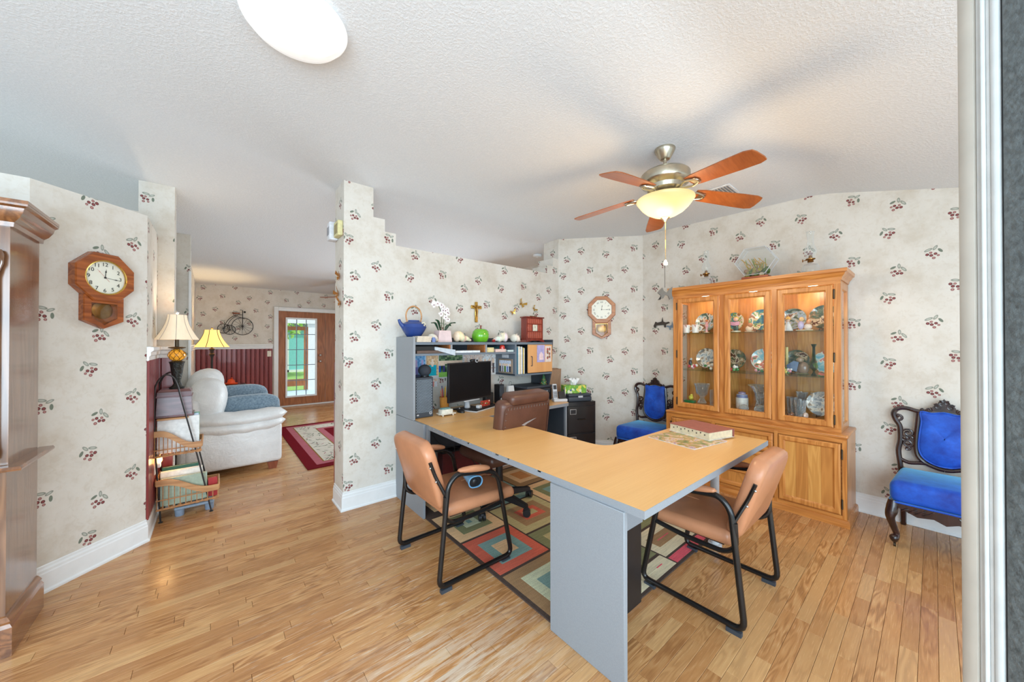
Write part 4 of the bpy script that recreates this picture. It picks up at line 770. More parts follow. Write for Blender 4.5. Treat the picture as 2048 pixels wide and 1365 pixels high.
def wall_clock(label, loc, rz, R, bodymat, round_dial, roman, drop, hands):
    # local: x right, z up, front face towards -y
    t = thing('wall_clock', label, 'clock', loc, rz, group='octagonal pendulum wall clocks'); k8 = [(R / cos(pi / 8) * cos(radians(22.5 + 45 * k)), R / cos(pi / 8) * sin(radians(22.5 + 45 * k))) for k in range(8)]
    rd = R * (.70 if round_dial else .73); nn = 48 if round_dial else 8
    inner = [(rd * cos(radians(22.5 + 360 / nn * k)) / (1 if round_dial else cos(pi / 8)), rd * sin(radians(22.5 + 360 / nn * k)) / (1 if round_dial else cos(pi / 8))) for k in range(nn)]
    out = [];
    for k in range(nn):
        a = radians(22.5 + 360 / nn * k); m_ = (a - radians(22.5)) % (pi / 4) - pi / 8; q = R / cos(m_); out.append((q * cos(a), q * sin(a)))
    fr = MB(); v = []
    rings = [[(a, 0., b) for a, b in out], [(a, -.045, b) for a, b in out], [(a * .965, -.052, b * .965) for a, b in out], [(a * 1.03, -.052, b * 1.03) for a, b in inner], [(a, -.042, b) for a, b in inner], [(a, -.03, b) for a, b in inner]]
    for r_ in rings: v += r_
    fr.add(v, [(i * nn + j, i * nn + (j + 1) % nn, (i + 1) * nn + (j + 1) % nn, (i + 1) * nn + j) for i in range(5) for j in range(nn)]); fr.build('octagon_frame', bodymat, t, sharp=25)
    dial = MB().prism(inner, (0, -.031, 0), (1, 0, 0), (0, 0, 1), 0, .004).build('dial', M['face'], t)
    if round_dial: MB().tube([(rd * cos(a * pi / 24), -.047, rd * sin(a * pi / 24)) for a in range(48)], .0055, 8, closed=True).build('bezel', M['gold'], t)
    yd = -.0362
    for h in range(12):
        a = radians(90 - 30 * (h + 1)); rr_ = rd * .77
        if roman: text(('I', 'II', 'III', 'IV', 'V', 'VI', 'VII', 'VIII', 'IX', 'X', 'XI', 'XII')[h], R * .17, M['ink'], dial, (rr_ * cos(a), yd, rr_ * sin(a)), (pi / 2, -(a - pi / 2), 0))
        else: text(str(h + 1), R * .215, M['ink'], dial, (rr_ * cos(a), yd, rr_ * sin(a)))
    def hand(ang, L, w, mat, d, tail=.0):
        a = radians(90 - ang); u = Vector((cos(a), 0, sin(a))); p = Vector((-sin(a), 0, cos(a)))
        MB().prism([(-tail, -w * .6), (L * .55, -w * .5), (L * .68, -w * 1.6), (L * .8, -w * .5), (L, 0), (L * .8, w * .5), (L * .68, w * 1.6), (L * .55, w * .5), (-tail, w * .6)], (0, yd - d, 0), u, p, 0, .0008).build('hand', mat, dial)
    hand(hands[0], rd * .52, R * .018, M['ink'], .001); hand(hands[1], rd * .80, R * .013, M['ink'], .002)
    if hands[2] is not None: hand(hands[2], rd * .62, R * .005, M['red'], .003, rd * .3)
    MB().cyl((0, yd, 0), (0, yd - .005, 0), R * .035, n=14).build('hub', M['ink'], dial)
    # drop case
    zt_, w1, zb_, ztip = -R * .70, R * .68, -drop * .85, -drop; hole = [(-.44 * R, -R * 1.08), (.44 * R, -R * 1.08), (.44 * R, zb_ * .93), (0, ztip * .93), (-.44 * R, zb_ * .93)]
    outer = [(-w1, zt_), (w1, zt_), (w1, zb_), (0, ztip), (-w1, zb_)]; v = []
    for r_, d in ((outer, 0), (outer, -.032), ([(a * .97, b * .995) for a, b in outer], -.037), (hole, -.037), (hole, -.012)): v += [(a, d, b) for a, b in r_]
    MB().add(v, [(i * 5 + j, i * 5 + (j + 1) % 5, (i + 1) * 5 + (j + 1) % 5, (i + 1) * 5 + j) for i in range(4) for j in range(5)] + [list(range(20, 25))]).build('drop_case', bodymat, t, sharp=25)
    if not round_dial: MB().tube([(a, -.038, b) for a, b in hole], .004, 6, closed=True).build('brass_edge', M['gold'], t)
    pn = MB(); pn.m = Matrix.Translation((0, -.020, -R * 1.36 if round_dial else -R * 1.42)) @ Matrix.Rotation(pi / 2, 4, 'X')
    pn.lathe([(.001, .006), (R * .3, .003), (R * .36, 0), (.001, -.002)], n=28); pd = pn.build('pendulum', M['brass'], t)
    MB().cyl((0, -.018, -R * .8), (0, -.018, -R * 1.3), .004, n=8).build('rod', M['gold'], pd)
    MB().prism(hole, (0, -.034, 0), (1, 0, 0), (0, 0, 1), 0, .001).build('pane', M['glass'], t)
    return t
C1 = wall_clock('walnut octagonal wall clock with arabic numerals on the angled left wall', (-.548, 3.319, 1.775), radians(45), .148, M['clock_wood'], True, False, .315, (6, 96, 318))
nd = -DN if DN.y > 0 else DN
C2 = wall_clock('oak octagonal wall clock with roman numerals on the wall beside the desk hutch', (3.728, 2.690, 1.79), atan2(DY, DX), .165, M['clock_oak'], False, True, .365, (8, 90, None))
# ---------------------------------------------------------------- wicker magazine rack and what it holds
M['wicker'] = wood('honey_rattan', s2l(206, 156, 104), s2l(172, 116, 70), 0, .5); M['cane'] = pm('woven_cane', s2l(176, 124, 80), .6, var=.25, scale=60); M['iron'] = pm('dark_wrought_iron', (.045, .04, .038), .45, .6)
rk = thing('magazine_rack', 'two-tier rattan magazine rack in a black iron ladder frame', 'magazine rack', (0, 0, 0))
for y_ in (3.795, 4.07):
    MB().tube(spline([(-.312, y_, .004), (-.345, y_, .6), (-.349, y_, .97), (-.335, y_, 1.07), (-.295, y_, 1.125), (-.25, y_, 1.11), (-.222, y_, 1.04), (-.2, y_, .93), (-.1, y_, .45), (-.017, y_, .004)], 5), .0055, 8).build('iron_frame', M['iron'], rk)
    for x_ in (-.312, -.017): MB().cyl((x_, y_, 0), (x_, y_, .006), .013, n=12).build('foot', M['iron'], rk)
MB().box(-.338, -.16, 3.80, 4.065, .775, .788, bev=.003).build('top_slat', M['wicker'], rk)
def basket(xa, xb, za, zh, zl, ya=3.785, yb_=4.075):
    xm = (xa + xb) / 2
    def zr(s_): return zl + (zh - zl) * (.5 + .5 * cos(pi * min(1, max(0, (s_ - .12) / .72))))
    for y_ in (ya, yb_):
        pl = [(xa + (xb - xa) * k / 14, zr(k / 14)) for k in range(15)]; poly = pl + [(x, z - .045) for x, z in pl[::-1]]
        MB().prism(poly, (0, y_, 0), (1, 0, 0), (0, 0, 1), -.006, .006).build('rail', M['wicker'], rk)
        ns = 11
        for k in range(ns + 1):
            s_ = k / ns; x = xa + .006 + (xb - xa - .012) * s_; MB().cyl((x, y_, za), (x, y_, zr(s_) - .04), .003, n=6).build('spindle', M['cane'], rk)
        MB().tube([(xa, y_, za + .0), (xb, y_, za + .01)], .008, 6).build('cane_band', M['cane'], rk); MB().tube([(xa, y_, za + (zl - za) * .62), (xb, y_, za + (zl - za) * .62)], .0045, 6).build('cane_band', M['cane'], rk)
    for x_, z_ in ((xa, zh - .02), (xb, zl - .02)): MB().box(x_ - .006, x_ + .006, ya, yb_, z_ - .022, z_ + .022, bev=.004).build('end_rail', M['wicker'], rk)
    for k in range(7):
        x = xa + (xb - xa) * (k + .5) / 7; MB().box(x - .012, x + .012, ya, yb_, za - .004, za + .004).build('floor_slat', M['wicker'], rk)
basket(-.352, -.078, .505, .70, .585); basket(-.338, .03, .10, .325, .215)
def book(label, x0, x1, y_, th, z0, h, col, tilt=0, cat='book', name='book', page=True):
    t = thing(name, label, cat, (x0, y_, z0), group='books and albums in the magazine rack'); w = x1 - x0
    for yy in (0, th - .003): MB().box(0, w, yy, yy + .003, 0, h, col, .0008).build('cover', M['vc'], t)
    MB().box(-.003, .001, 0, th, 0, h, col).build('spine', M['vc'], t)
    MB().box(.002, w - .005, .003, th - .003, .003, h - .004, s2l(226, 220, 204)).build('pages', M['vcm'], t); return t
book('large white album standing in the upper basket', -.335, -.095, 3.845, .02, .512, .275, s2l(232, 232, 228), name='album', cat='album')
book('blue-edged white binder behind the white album in the upper basket', -.325, -.10, 3.88, .028, .512, .285, s2l(190, 206, 222), name='binder', cat='binder')
book('green paper folder at the back of the upper basket', -.31, -.095, 3.925, .012, .512, .29, s2l(120, 170, 140), name='folder', cat='folder')
book('sage green hardback at the front of the lower basket', -.315, -.045, 3.83, .028, .108, .21, s2l(168, 180, 158))
book('grey-violet book between the sage and white books', -.33, -.07, 3.868, .022, .108, .16, s2l(110, 110, 130))
book('white hardback in the middle of the lower basket', -.32, -.075, 3.90, .035, .108, .245, s2l(230, 228, 220))
book('dark green and red book at the back of the lower basket', -.315, -.10, 3.96, .03, .108, .265, s2l(40, 90, 76))
book('red book with white lettering at the right end of the lower basket', -.035, .02, 3.84, .022, .108, .15, s2l(176, 40, 40))
pf = thing('plastic_step', 'low blue-grey plastic platform on round feet under the magazine rack', 'platform', (0, 0, 0)); MB().box(-.24, .0, 3.84, 4.04, .052, .072, s2l(140, 154, 168), .003).build('platform', M['vc'], pf)
for x_ in (-.21, -.03):
    for y_ in (3.865, 4.015): MB().lathe([(.026, 0), (.028, .004), (.03, .052)], (x_, y_, 0), 18, s2l(130, 146, 166)).build('foot', M['vc'], pf)
bx = thing('wooden_chest', 'purplish brown wooden keepsake chest on top of the magazine rack', 'chest', (-.243, 3.945, .789))
M['chest'] = wood('plum_stained_wood', s2l(128, 92, 96), s2l(90, 60, 64), 0, .3, coat=.3)
def frust(m, w0, d0, z0, w1, d1, z1): m.add([(-w0, -d0, z0), (w0, -d0, z0), (w0, d0, z0), (-w0, d0, z0), (-w1, -d1, z1), (w1, -d1, z1), (w1, d1, z1), (-w1, d1, z1)], [(0, 3, 2, 1), (4, 5, 6, 7), (0, 1, 5, 4), (1, 2, 6, 5), (2, 3, 7, 6), (3, 0, 4, 7)]); return m
frust(MB(), .104, .10, .012, .098, .092, .155).build('case', M['chest'], bx); MB().box(-.115, .115, -.108, .108, 0, .014, bev=.004).build('plinth', M['chest'], bx)
ld = frust(MB().box(-.106, .106, -.1, .1, .155, .166, bev=.003), .101, .096, .166, .098, .09, .196).build('lid', M['chest'], bx); frust(MB(), .1, .094, .196, .085, .07, .215).build('lid_top', M['chest'], ld)
# ---------------------------------------------------------------- table lamp
def shade_mat(name, c, e, ec):
    t = NT(name); no = t.n('TexNoise', {'Vector': t.n('Mapping', {'Vector': t.obj(), 'Scale': (60, 60, 6)}), 'Scale': 1, 'Detail': 3}); t.set(col=t.ramp(no, [(.3, tuple(x * .92 for x in c)), (.7, c)]), rough=.8, ecol=ec, e=e, sub=.0); return t.m
def lamp_light(name, parent, loc, e, col, rs=.04):
    l = bpy.data.lights.new(name, 'POINT'); l.energy = e; l.color = col; l.shadow_soft_size = rs; o = bpy.data.objects.new(name, l); COL.objects.link(o); o.parent = parent; o.location = loc
def bell_shade(m, r0, r1, z0, z1, n=32, sq=1):
    pr = []
    for k in range(11):
        s_ = k / 10; pr.append((r1 + (r0 - r1) * (1 - s_) ** 1.7, z0 + (z1 - z0) * s_))
    return m.lathe(pr + [(r - .002, z) for r, z in pr[::-1]] , (0, 0, 0), n)
LZ = 1.0045
tl = thing('table_lamp', 'table lamp with cream bell shade and amber pineapple on the wooden chest', 'lamp', (-.235, 3.945, LZ))
MB().lathe([(.045, 0), (.048, .01), (.03, .022), (.02, .04), (.034, .12), (.043, .20), (.05, .215), (.03, .225)], n=20).build('acanthus_base', pm('dark_bronze_leaf', (.035, .035, .03), .4, .5, bump=1, bs=40, bd=.01), tl)
pine = pm('amber_glass', s2l(200, 130, 30), .15, var=.35, scale=50, e=.35, ecol=(.9, .45, .05)); pg = MB(); pn = [(.02, .222), (.045, .24), (.055, .265), (.05, .29), (.03, .312), (.012, .318)]
pa = pg.lathe(pn, n=16).build('pineapple', pine, tl); 
for k in range(8):
    for dr_ in (1, -1): MB().tube([(r * 1.02 * cos(2 * pi * k / 8 + dr_ * .35 * j), r * 1.02 * sin(2 * pi * k / 8 + dr_ * .35 * j), z) for j, (r, z) in enumerate(pn)], .0018, 5).build('lattice', M['brass'], pa)
MB().lathe([(.03, .32), (.056, .328), (.05, .334), (.014, .338), (.014, .40), (.006, .41), (.004, .60)], n=20).build('stem', M['bronze'], tl)
sh = bell_shade(MB(), .135, .058, .395, .595).build('shade', shade_mat('cream_silk_shade', s2l(226, 206, 180), .35, (1, .80, .55)), tl)
for k in range(8):
    a = 2 * pi * k / 8; MB().tube([((.0585 + .0765 * (1 - s_ / 10) ** 1.7) * cos(a), (.0585 + .0765 * (1 - s_ / 10) ** 1.7) * sin(a), .395 + .02 * s_) for s_ in range(11)], .002, 5).build('shade_rib', M['casing'], sh)
MB().sph((0, 0, .615), (.012, .012, .016), 12, 8).build('finial', M['chrome'], tl); lamp_light('table_lamp_bulb', tl, (0, 0, .50), 9, (1, .78, .5))
# ---------------------------------------------------------------- outlet with night light
ol = thing('night_light', 'small plug-in night light glowing in an outlet on the red panelling', 'night light', (-.3525, 3.86, .36)); MB().box(0, .006, -.035, .035, 0, .115, s2l(224, 220, 212), .002).build('outlet_plate', M['vc'], ol); MB().box(.006, .035, -.022, .022, .05, .085, s2l(224, 224, 228), .006, 2).build('plug', M['vc'], ol)
MB().lathe([(.012, .085), (.02, .10), (.018, .125), (.001, .135)], (.024, 0, 0), 14).build('bulb', emis('amber_bulb', (1, .55, .15), 6), ol); lamp_light('night_light_bulb', ol, (.06, 0, .12), 1.2, (1, .6, .25))
# ---------------------------------------------------------------- cream leather sofa
t = NT('cream_leather'); no = t.n('TexNoise', {'Vector': t.obj(), 'Scale': 7, 'Detail': 4}); wr = t.n('TexNoise', {'Vector': t.obj(), 'Scale': 18, 'Detail': 3, 'Distortion': 1.5}); t.set(col=t.ramp(no, [(.3, s2l(222, 220, 218)), (.7, s2l(238, 237, 235))]), rough=.38, norm=t.bump(wr, .35, .02)); M['cream'] = t.m
sf = thing('sofa', 'cream leather sofa with puffy rolled arms in the far room', 'sofa', (0, 0, 0))
MB().box(-.22, .575, 4.64, 4.86, .075, .50, bev=.04, seg=3).build('arm_body', M['cream'], sf, sharp=70); MB().box(-.22, .575, 6.42, 6.64, .075, .50, bev=.04, seg=3).build('arm_body', M['cream'], sf, sharp=70)
def roll(xa, xb, y_, z_, ry, rz_, name='arm_roll'):
    m_ = MB(); pts = []; n = 14
    for k in range(n + 1):
        s_ = k / n; q = (max(0, 1 - (abs(2 * s_ - 1)) ** 6)) ** .5; pts.append((xa + (xb - xa) * s_, q))
    v = []; nn = 16
    for x, q in pts:
        wob = 1 + .05 * sin(x * 31); sag = -.02 * sin(pi * (x - xa) / (xb - xa)) ** 2
        v += [(x, y_ + ry * q * wob * cos(a * 2 * pi / nn), z_ + sag + rz_ * max(.05, q) * wob * sin(a * 2 * pi / nn)) for a in range(nn)]
    m_.add(v, [(i * nn + j, i * nn + (j + 1) % nn, (i + 1) * nn + (j + 1) % nn, (i + 1) * nn + j) for i in range(n) for j in range(nn)] + [list(range(nn))[::-1], list(range(n * nn, n * nn + nn))]); return m_.build(name, M['cream'], sf, sharp=80)
for y_ in (4.75, 6.53): roll(-.2, .62, y_, .505, .155, .075); roll(-.2, .635, y_, .59, .165, .075)
MB().box(-.2, .55, 4.86, 6.42, .075, .30, bev=.03, seg=2).build('seat_base', M['cream'], sf, sharp=70)
for y_ in (4.87, 5.65): MB().box(-.1, .59, y_, y_ + .77, .29, .46, bev=.06, seg=4).build('seat_cushion', M['cream'], sf, sharp=80)
MB().box(-.28, -.1, 4.66, 6.62, .10, .80, bev=.06, seg=3).build('back_body', M['cream'], sf, sharp=70)
def puff(loc, rx, ry, rz_, rotz, name, mat, par, ex=2.6, rx_=0):
    m_ = MB(); m_.m = Matrix.Translation(loc) @ Matrix.Rotation(rotz, 4, 'Z') @ Matrix.Rotation(rx_, 4, 'Y'); v = []; f = []; n = 24; mm = 14
    sp = lambda q, e: (abs(q) ** e) * (1 if q >= 0 else -1)
    for i in range(mm + 1):
        ph = -pi / 2 + pi * i / mm
        for k in range(n):
            th = 2 * pi * k / n; v.append((rx * sp(cos(ph), 2 / ex) * sp(cos(th), 2 / ex), ry * sp(cos(ph), 2 / ex) * sp(sin(th), 2 / ex), rz_ * sp(sin(ph), 2 / ex)))
    for i in range(mm):
        for k in range(n): f.append((i * n + k, i * n + (k + 1) % n, (i + 1) * n + (k + 1) % n, (i + 1) * n + k))
    m_.add(v, f); return m_.build(name, mat, par, sharp=80)
puff((-.07, 4.98, .74), .17, .30, .26, .05, 'back_cushion', M['cream'], sf, 2.4, .2); puff((-.10, 5.45, .80), .17, .36, .27, 0, 'back_cushion', M['cream'], sf, 2.4, .2); puff((-.08, 6.15, .78), .17, .36, .26, 0, 'back_cushion', M['cream'], sf, 2.4, .2)
M['foot'] = wood('cherry_foot', s2l(150, 84, 60), s2l(120, 60, 40), 2, .35)
for x_, y_ in ((.49, 4.69), (-.14, 4.69), (.49, 6.58), (-.14, 6.58)): m_ = MB(); m_.at((x_, y_, 0)); frust(m_, .034, .034, 0, .05, .045, .078).build('foot', M['foot'], sf)
t = NT('blue_plush'); no = t.n('TexNoise', {'Vector': t.obj(), 'Scale': 60, 'Detail': 4}); t.set(col=t.ramp(no, [(.3, s2l(96, 116, 132)), (.7, s2l(136, 154, 166))]), rough=.9, sheen=.5, norm=t.bump(no, .6, .01)); M['plush'] = t.m
for loc, rx, ry, rz_, ro, la in (((.30, 5.02, .625), .30, .07, .16, .05, 'long blue plush cushion leaning on the near arm of the sofa'), ((.24, 5.6, .66), .30, .08, .19, .12, 'blue plush cushion standing behind the near cushion on the sofa'), ((.13, 5.3, .60), .12, .07, .14, .5, 'small blue-grey cushion tucked against the sofa back')):
    e_ = thing('cushion', la, 'cushion', (0, 0, 0), group='blue cushions on the sofa'); puff(loc, rx, ry, rz_, ro, 'cushion_body', M['plush'], e_, 3.4)
# ---------------------------------------------------------------- far room: rug, floor lamp, ornaments, door
rg = MB(); cR, cP, cI, cGd = s2l(112, 20, 30), s2l(176, 100, 108), s2l(208, 198, 182), s2l(146, 108, 60)
def ring(m, x0, x1, y0, y1, z, c): m.box(x0, x1, y0, y1, .001, z, c)
for i_, (q_, c_) in enumerate(((0, cR), (.11, cP), (.19, cGd), (.205, cI), (.46, cGd), (.475, cP), (.56, cR))): ring(rg, .77 + q_, 2.45 - q_, 4.34 + q_, 6.82 - q_, .008 + .0004 * i_, c_)
r = random.Random(11); o2 = tag(rg.build('far_rug', M['rug']), 'dark red border rug on the floor in front of the sofa', 'rug')
lv = MB()
for k in range(150):
    side = k % 2; x_ = .985 + r.random() * .23 if side else .985 + r.random() * 1.2; y_ = 4.56 + r.random() * 2.1 if side else (4.56 + r.random() * .2 if r.random() < .5 else 6.4 + r.random() * .2)
    a = r.random() * pi; L_ = .03 + .03 * r.random(); w_ = .008; u = Vector((cos(a), sin(a), 0)) * L_; p = Vector((-sin(a), cos(a), 0)) * w_; c = Vector((x_, y_, .0098))
    lv.add([c - u, c + p, c + u, c - p], [(0, 1, 2, 3)], r.choice((s2l(70, 84, 70), s2l(90, 100, 84), s2l(180, 130, 130), s2l(120, 124, 100))))
lv.build('woven_leaves', M['rug'], o2, stuff=True)
fl = thing('floor_lamp', 'black floor lamp with glowing amber bell shade in the far corner', 'lamp', (-.04, 8.0, 0)); MB().lathe([(.16, 0), (.16, .015), (.05, .035), (.02, .06)], n=28).build('base', M['iron'], fl); MB().lathe([(.016, .05), (.016, 1.12), (.03, 1.16), (.045, 1.18), (.02, 1.2), (.03, 1.25), (.045, 1.27), (.012, 1.29), (.012, 1.55)], n=16).build('pole', M['iron'], fl)
sh = bell_shade(MB(), .24, .10, 1.305, 1.60).build('shade', shade_mat('amber_silk_shade', s2l(214, 176, 110), 1.1, (1, .66, .2)), fl); MB().sph((0, 0, 1.625), .016, 10, 7).build('finial', M['brass'], fl); lamp_light('floor_lamp_bulb', fl, (0, 0, 1.46), 36, (1, .72, .38))
for k in range(6):
    a = 2 * pi * k / 6 + .2; MB().tube([((.102 + .14 * (1 - s_ / 10) ** 1.7) * cos(a), (.102 + .14 * (1 - s_ / 10) ** 1.7) * sin(a), 1.305 + .0295 * s_) for s_ in range(11)], .004, 5).build('shade_rib', M['bronze'], sh)
st = thing('side_table', 'small dark side table behind the sofa', 'table', (.25, 8.3, 0)); MB().cyl((0, 0, .60), (0, 0, .625), .2, n=28).build('table_top', M['mahog'], st); MB().cyl((0, 0, .02), (0, 0, .60), .03).build('pedestal', M['mahog'], st); MB().cyl((0, 0, 0), (0, 0, .02), .15, n=24).build('foot', M['mahog'], st)
orn = thing('ornament', 'bright orange hat-shaped ornament on the side table', 'ornament', (.23, 8.3, .626)); MB().lathe([(.10, 0), (.105, .01), (.06, .02), (.05, .06), (.03, .085), (.001, .09)], n=20, col=s2l(214, 74, 24)).build('brim_and_crown', M['vc'], orn); MB().sph((.01, 0, .1), .016, 10, 6, s2l(190, 60, 20)).build('tip', M['vc'], orn)
bk = thing('bicycle_wall_art', 'black wire penny-farthing bicycle sculpture hung on the far wall', 'wall art', (0, 8.97, 0))
def wheel(cx_, cz_, r_, ns, nm):
    w = MB().tube([(cx_ + r_ * cos(2 * pi * k / 40), 0, cz_ + r_ * sin(2 * pi * k / 40)) for k in range(40)], .006, 6, closed=True).build(nm, M['iron'], bk)
    for k in range(ns): MB().cyl((cx_, 0, cz_), (cx_ + r_ * cos(2 * pi * k / ns + .2), 0, cz_ + r_ * sin(2 * pi * k / ns + .2)), .0025, n=5).build('spoke', M['iron'], w)
    MB().cyl((cx_, -.012, cz_), (cx_, .012, cz_), .018, n=12).build('hub', M['iron'], w)
wheel(.425, 1.712, .172, 14, 'big_wheel'); wheel(.13, 1.66, .092, 10, 'small_wheel'); wheel(.222, 1.637, .092, 10, 'small_wheel')
MB().tube(spline([(.13, -.01, 1.66), (.15, -.01, 1.74), (.22, -.01, 1.86), (.33, -.01, 1.935), (.43, -.01, 1.94)], 5), .006, 6).build('backbone', M['iron'], bk); MB().tube(spline([(.19, -.01, 1.66), (.20, -.01, 1.76), (.26, -.01, 1.86), (.34, -.01, 1.90), (.46, -.01, 1.86)], 5), .005, 6).build('mudguard', M['iron'], bk)
MB().tube([(.425, -.01, 1.64), (.425, -.01, 2.035), (.385, -.01, 2.04)], .007, 6).build('fork', M['iron'], bk); MB().tube([(.26, -.01, 1.97), (.38, -.01, 1.97)], .014, 8).build('saddle', M['foot'], bk); MB().tube(spline([(.28, -.01, 1.96), (.30, -.01, 1.91), (.35, -.01, 1.93)], 4), .004, 6).build('spring', M['iron'], bk); MB().sph((.46, -.01, 2.0), .02, 8, 6).build('lamp', M['iron'], bk)
sw = thing('light_switch', 'cream light switch plate beside the far glazed door', 'light switch', (.875, 8.984, 1.15)); MB().box(-.035, .035, -.006, .0, -.06, .06, s2l(226, 218, 200), .002).build('plate', M['vc'], sw); MB().box(-.008, .008, -.014, -.006, -.012, .012, s2l(226, 218, 200), .002).build('toggle', M['vc'], sw)
M['door'] = wood('stained_oak_door', s2l(176, 108, 66), s2l(136, 80, 46), 2, .3, coat=.2)
d2 = sempty('door_2', (0, 8.98, 0)); d2['kind'] = 'structure'
for n_, a in (('casing', (.955, 1.036, 0, 2.148)), ('casing', (2.86, 2.94, 0, 2.148))): MB().box(a[0], a[1], -.02, .03, a[2], a[3], bev=.006, seg=2).build(n_, M['trim'], d2)
MB().box(1.0362, 2.8598, -.02, .03, 2.066, 2.148, bev=.006, seg=2).build('head_casing', M['trim'], d2); MB().box(1.037, 2.859, -.03, .14, 0, .022, bev=.005).build('threshold', M['trim'], d2)
def leaf(xa, xb, gx0, gx1, gz0, gz1, nm):
    e = bpy.data.objects.new(nm, None); COL.objects.link(e); e.parent = d2
    for bx_ in ((xa, gx0, .024, 2.064), (gx1, xb, .024, 2.064), (gx0, gx1, .024, gz0), (gx0, gx1, gz1, 2.064)): MB().box(bx_[0], bx_[1], .035, .08, bx_[2], bx_[3]).build('panel', M['door'], e)
    return e
lf = leaf(1.038, 1.945, 1.193, 1.752, .215, 1.905, 'leaf')
MB().sweep([(0, 0), (.0, .02), (-.03, .02), (-.036, .0)], [(1.17, .035, .19), (1.775, .035, .19), (1.775, .035, 1.93), (1.17, .035, 1.93)], closed=True, up=(0, -1, 0)).build('lite_frame', M['trim'], lf)
for i in range(3):
    for j in range(5):
        wx, hz = (1.752 - 1.193) / 3, (1.905 - .215) / 5; MB().box(1.193 + i * wx + .001, 1.193 + (i + 1) * wx - .001, .055, .058, .215 + j * hz + .001, .215 + (j + 1) * hz - .001).build('pane', M['glass'], lf)
M['muntin'] = pm('grey_muntin', s2l(120, 134, 150), .4)
for i in (1, 2): MB().box(1.193 + i * wx - .007, 1.193 + i * wx + .007, .045, .068, .215, 1.905).build('muntin', M['muntin'], lf)
for j in range(1, 5): MB().box(1.193, 1.752, .046, .067, .215 + j * hz - .007, .215 + j * hz + .007).build('muntin', M['muntin'], lf)
for z_ in (.96, 1.10): m_ = MB().cyl((1.84, .035, z_), (1.84, .0, z_), .012, n=12).sph((1.84, -.015, z_), .027, 12, 8).build('knob', M['chrome'], lf)
leaf(1.95, 2.857, 2.15, 2.66, 1.0, 1.02, 'fixed_leaf')
# ---------------------------------------------------------------- outside the far door
M['lawn'] = pm('lawn_grass', s2l(128, 164, 84), .9, var=.4, scale=30); M['porch'] = pm('porch_concrete', s2l(176, 196, 210), .6, var=.06); M['teal'] = pm('teal_shed_paint', s2l(132, 204, 208), .6, var=.06); M['leafm'] = pm('tree_leaves', s2l(168, 206, 110), .8, var=.4, scale=8)
structure(MB().box(-.5, 5, 9.12, 12.1, -.12, -.02).build('floor_porch', M['porch'])); tag(MB().box(-8, 16, 12.1, 40, -.3, -.1).build('lawn', M['lawn']), 'green lawn behind the house seen through the far door', 'lawn')['kind'] = 'stuff'
sd = sempty('door_3', (0, 12, 0))
for a in ((1.46, 1.56, 0, 1.86), (2.02, 2.12, 0, 1.86), (1.56, 2.02, 1.75, 1.86), (1.56, 2.02, .12, .32)): MB().box(a[0], a[1], -.03, .03, a[2], a[3]).build('frame_rail', M['door'], sd)
structure(MB().box(2.12, 2.32, 11.94, 12.06, -.02, 2.6).build('trim_porch_post', M['trim'])); structure(MB().box(-.5, 5, 11.9, 11.935, 1.95, 2.6).build('trim_porch', M['trim']))
shd = thing('shed', 'teal garden shed with white trim beyond the lawn', 'shed', (3.0, 21, -.1)); MB().box(-2.2, 1.6, 0, 2.5, 0, 2.3).build('wall', M['teal'], shd); MB().prism([(-2.5, 2.3), (1.9, 2.3), (-.3, 3.3)], (0, -.2, 0), (1, 0, 0), (0, 0, 1), -2.9, 0).build('roof', M['grey_paint'], shd)
for a in ((-1.0, -.93, .0, 1.9), (-.2, -.13, 0, 1.9), (-1.0, -.13, 1.9, 1.97), (-2.2, 1.6, 0, .12), (-.62, -.56, 0, 1.9)): MB().box(a[0], a[1], -.03, 0, a[2], a[3]).build('trim_board', M['trim'], shd)
def tree(x, y, h, r_, seed, la):
    t = thing('tree', la, 'tree', (x, y, -.098), group='garden trees'); MB().tube([(0, 0, 0), (.1, 0, h * .4), (0, .1, h * .7)], [.16, .12, .07], 8).build('trunk', M['foot'], t); rr_ = random.Random(seed); m_ = MB()
    for k in range(900):
        a = rr_.random() * 6.28; b_ = math.acos(2 * rr_.random() - 1); q = r_ * rr_.random() ** .4; c = Vector((q * sin(b_) * cos(a), q * sin(b_) * sin(a), h * .75 + q * .7 * cos(b_))); u = Vector((rr_.random() - .5, rr_.random() - .5, rr_.random() - .5)).normalized() * .16; w = u.orthogonal().normalized() * .09
        m_.add([c - u, c + w, c + u, c - w], [(0, 1, 2, 3)])
    m_.build('leaves', M['leafm'], t, stuff=True)
tree(1.45, 18.6, 3.4, 1.75, 1, 'leafy tree hanging in front of the teal shed'); tree(6.4, 18.5, 3.0, 1.6, 2, 'bushy tree to the right of the teal shed'); tree(3.6, 27, 5.2, 3.6, 3, 'tall tree behind the teal shed')
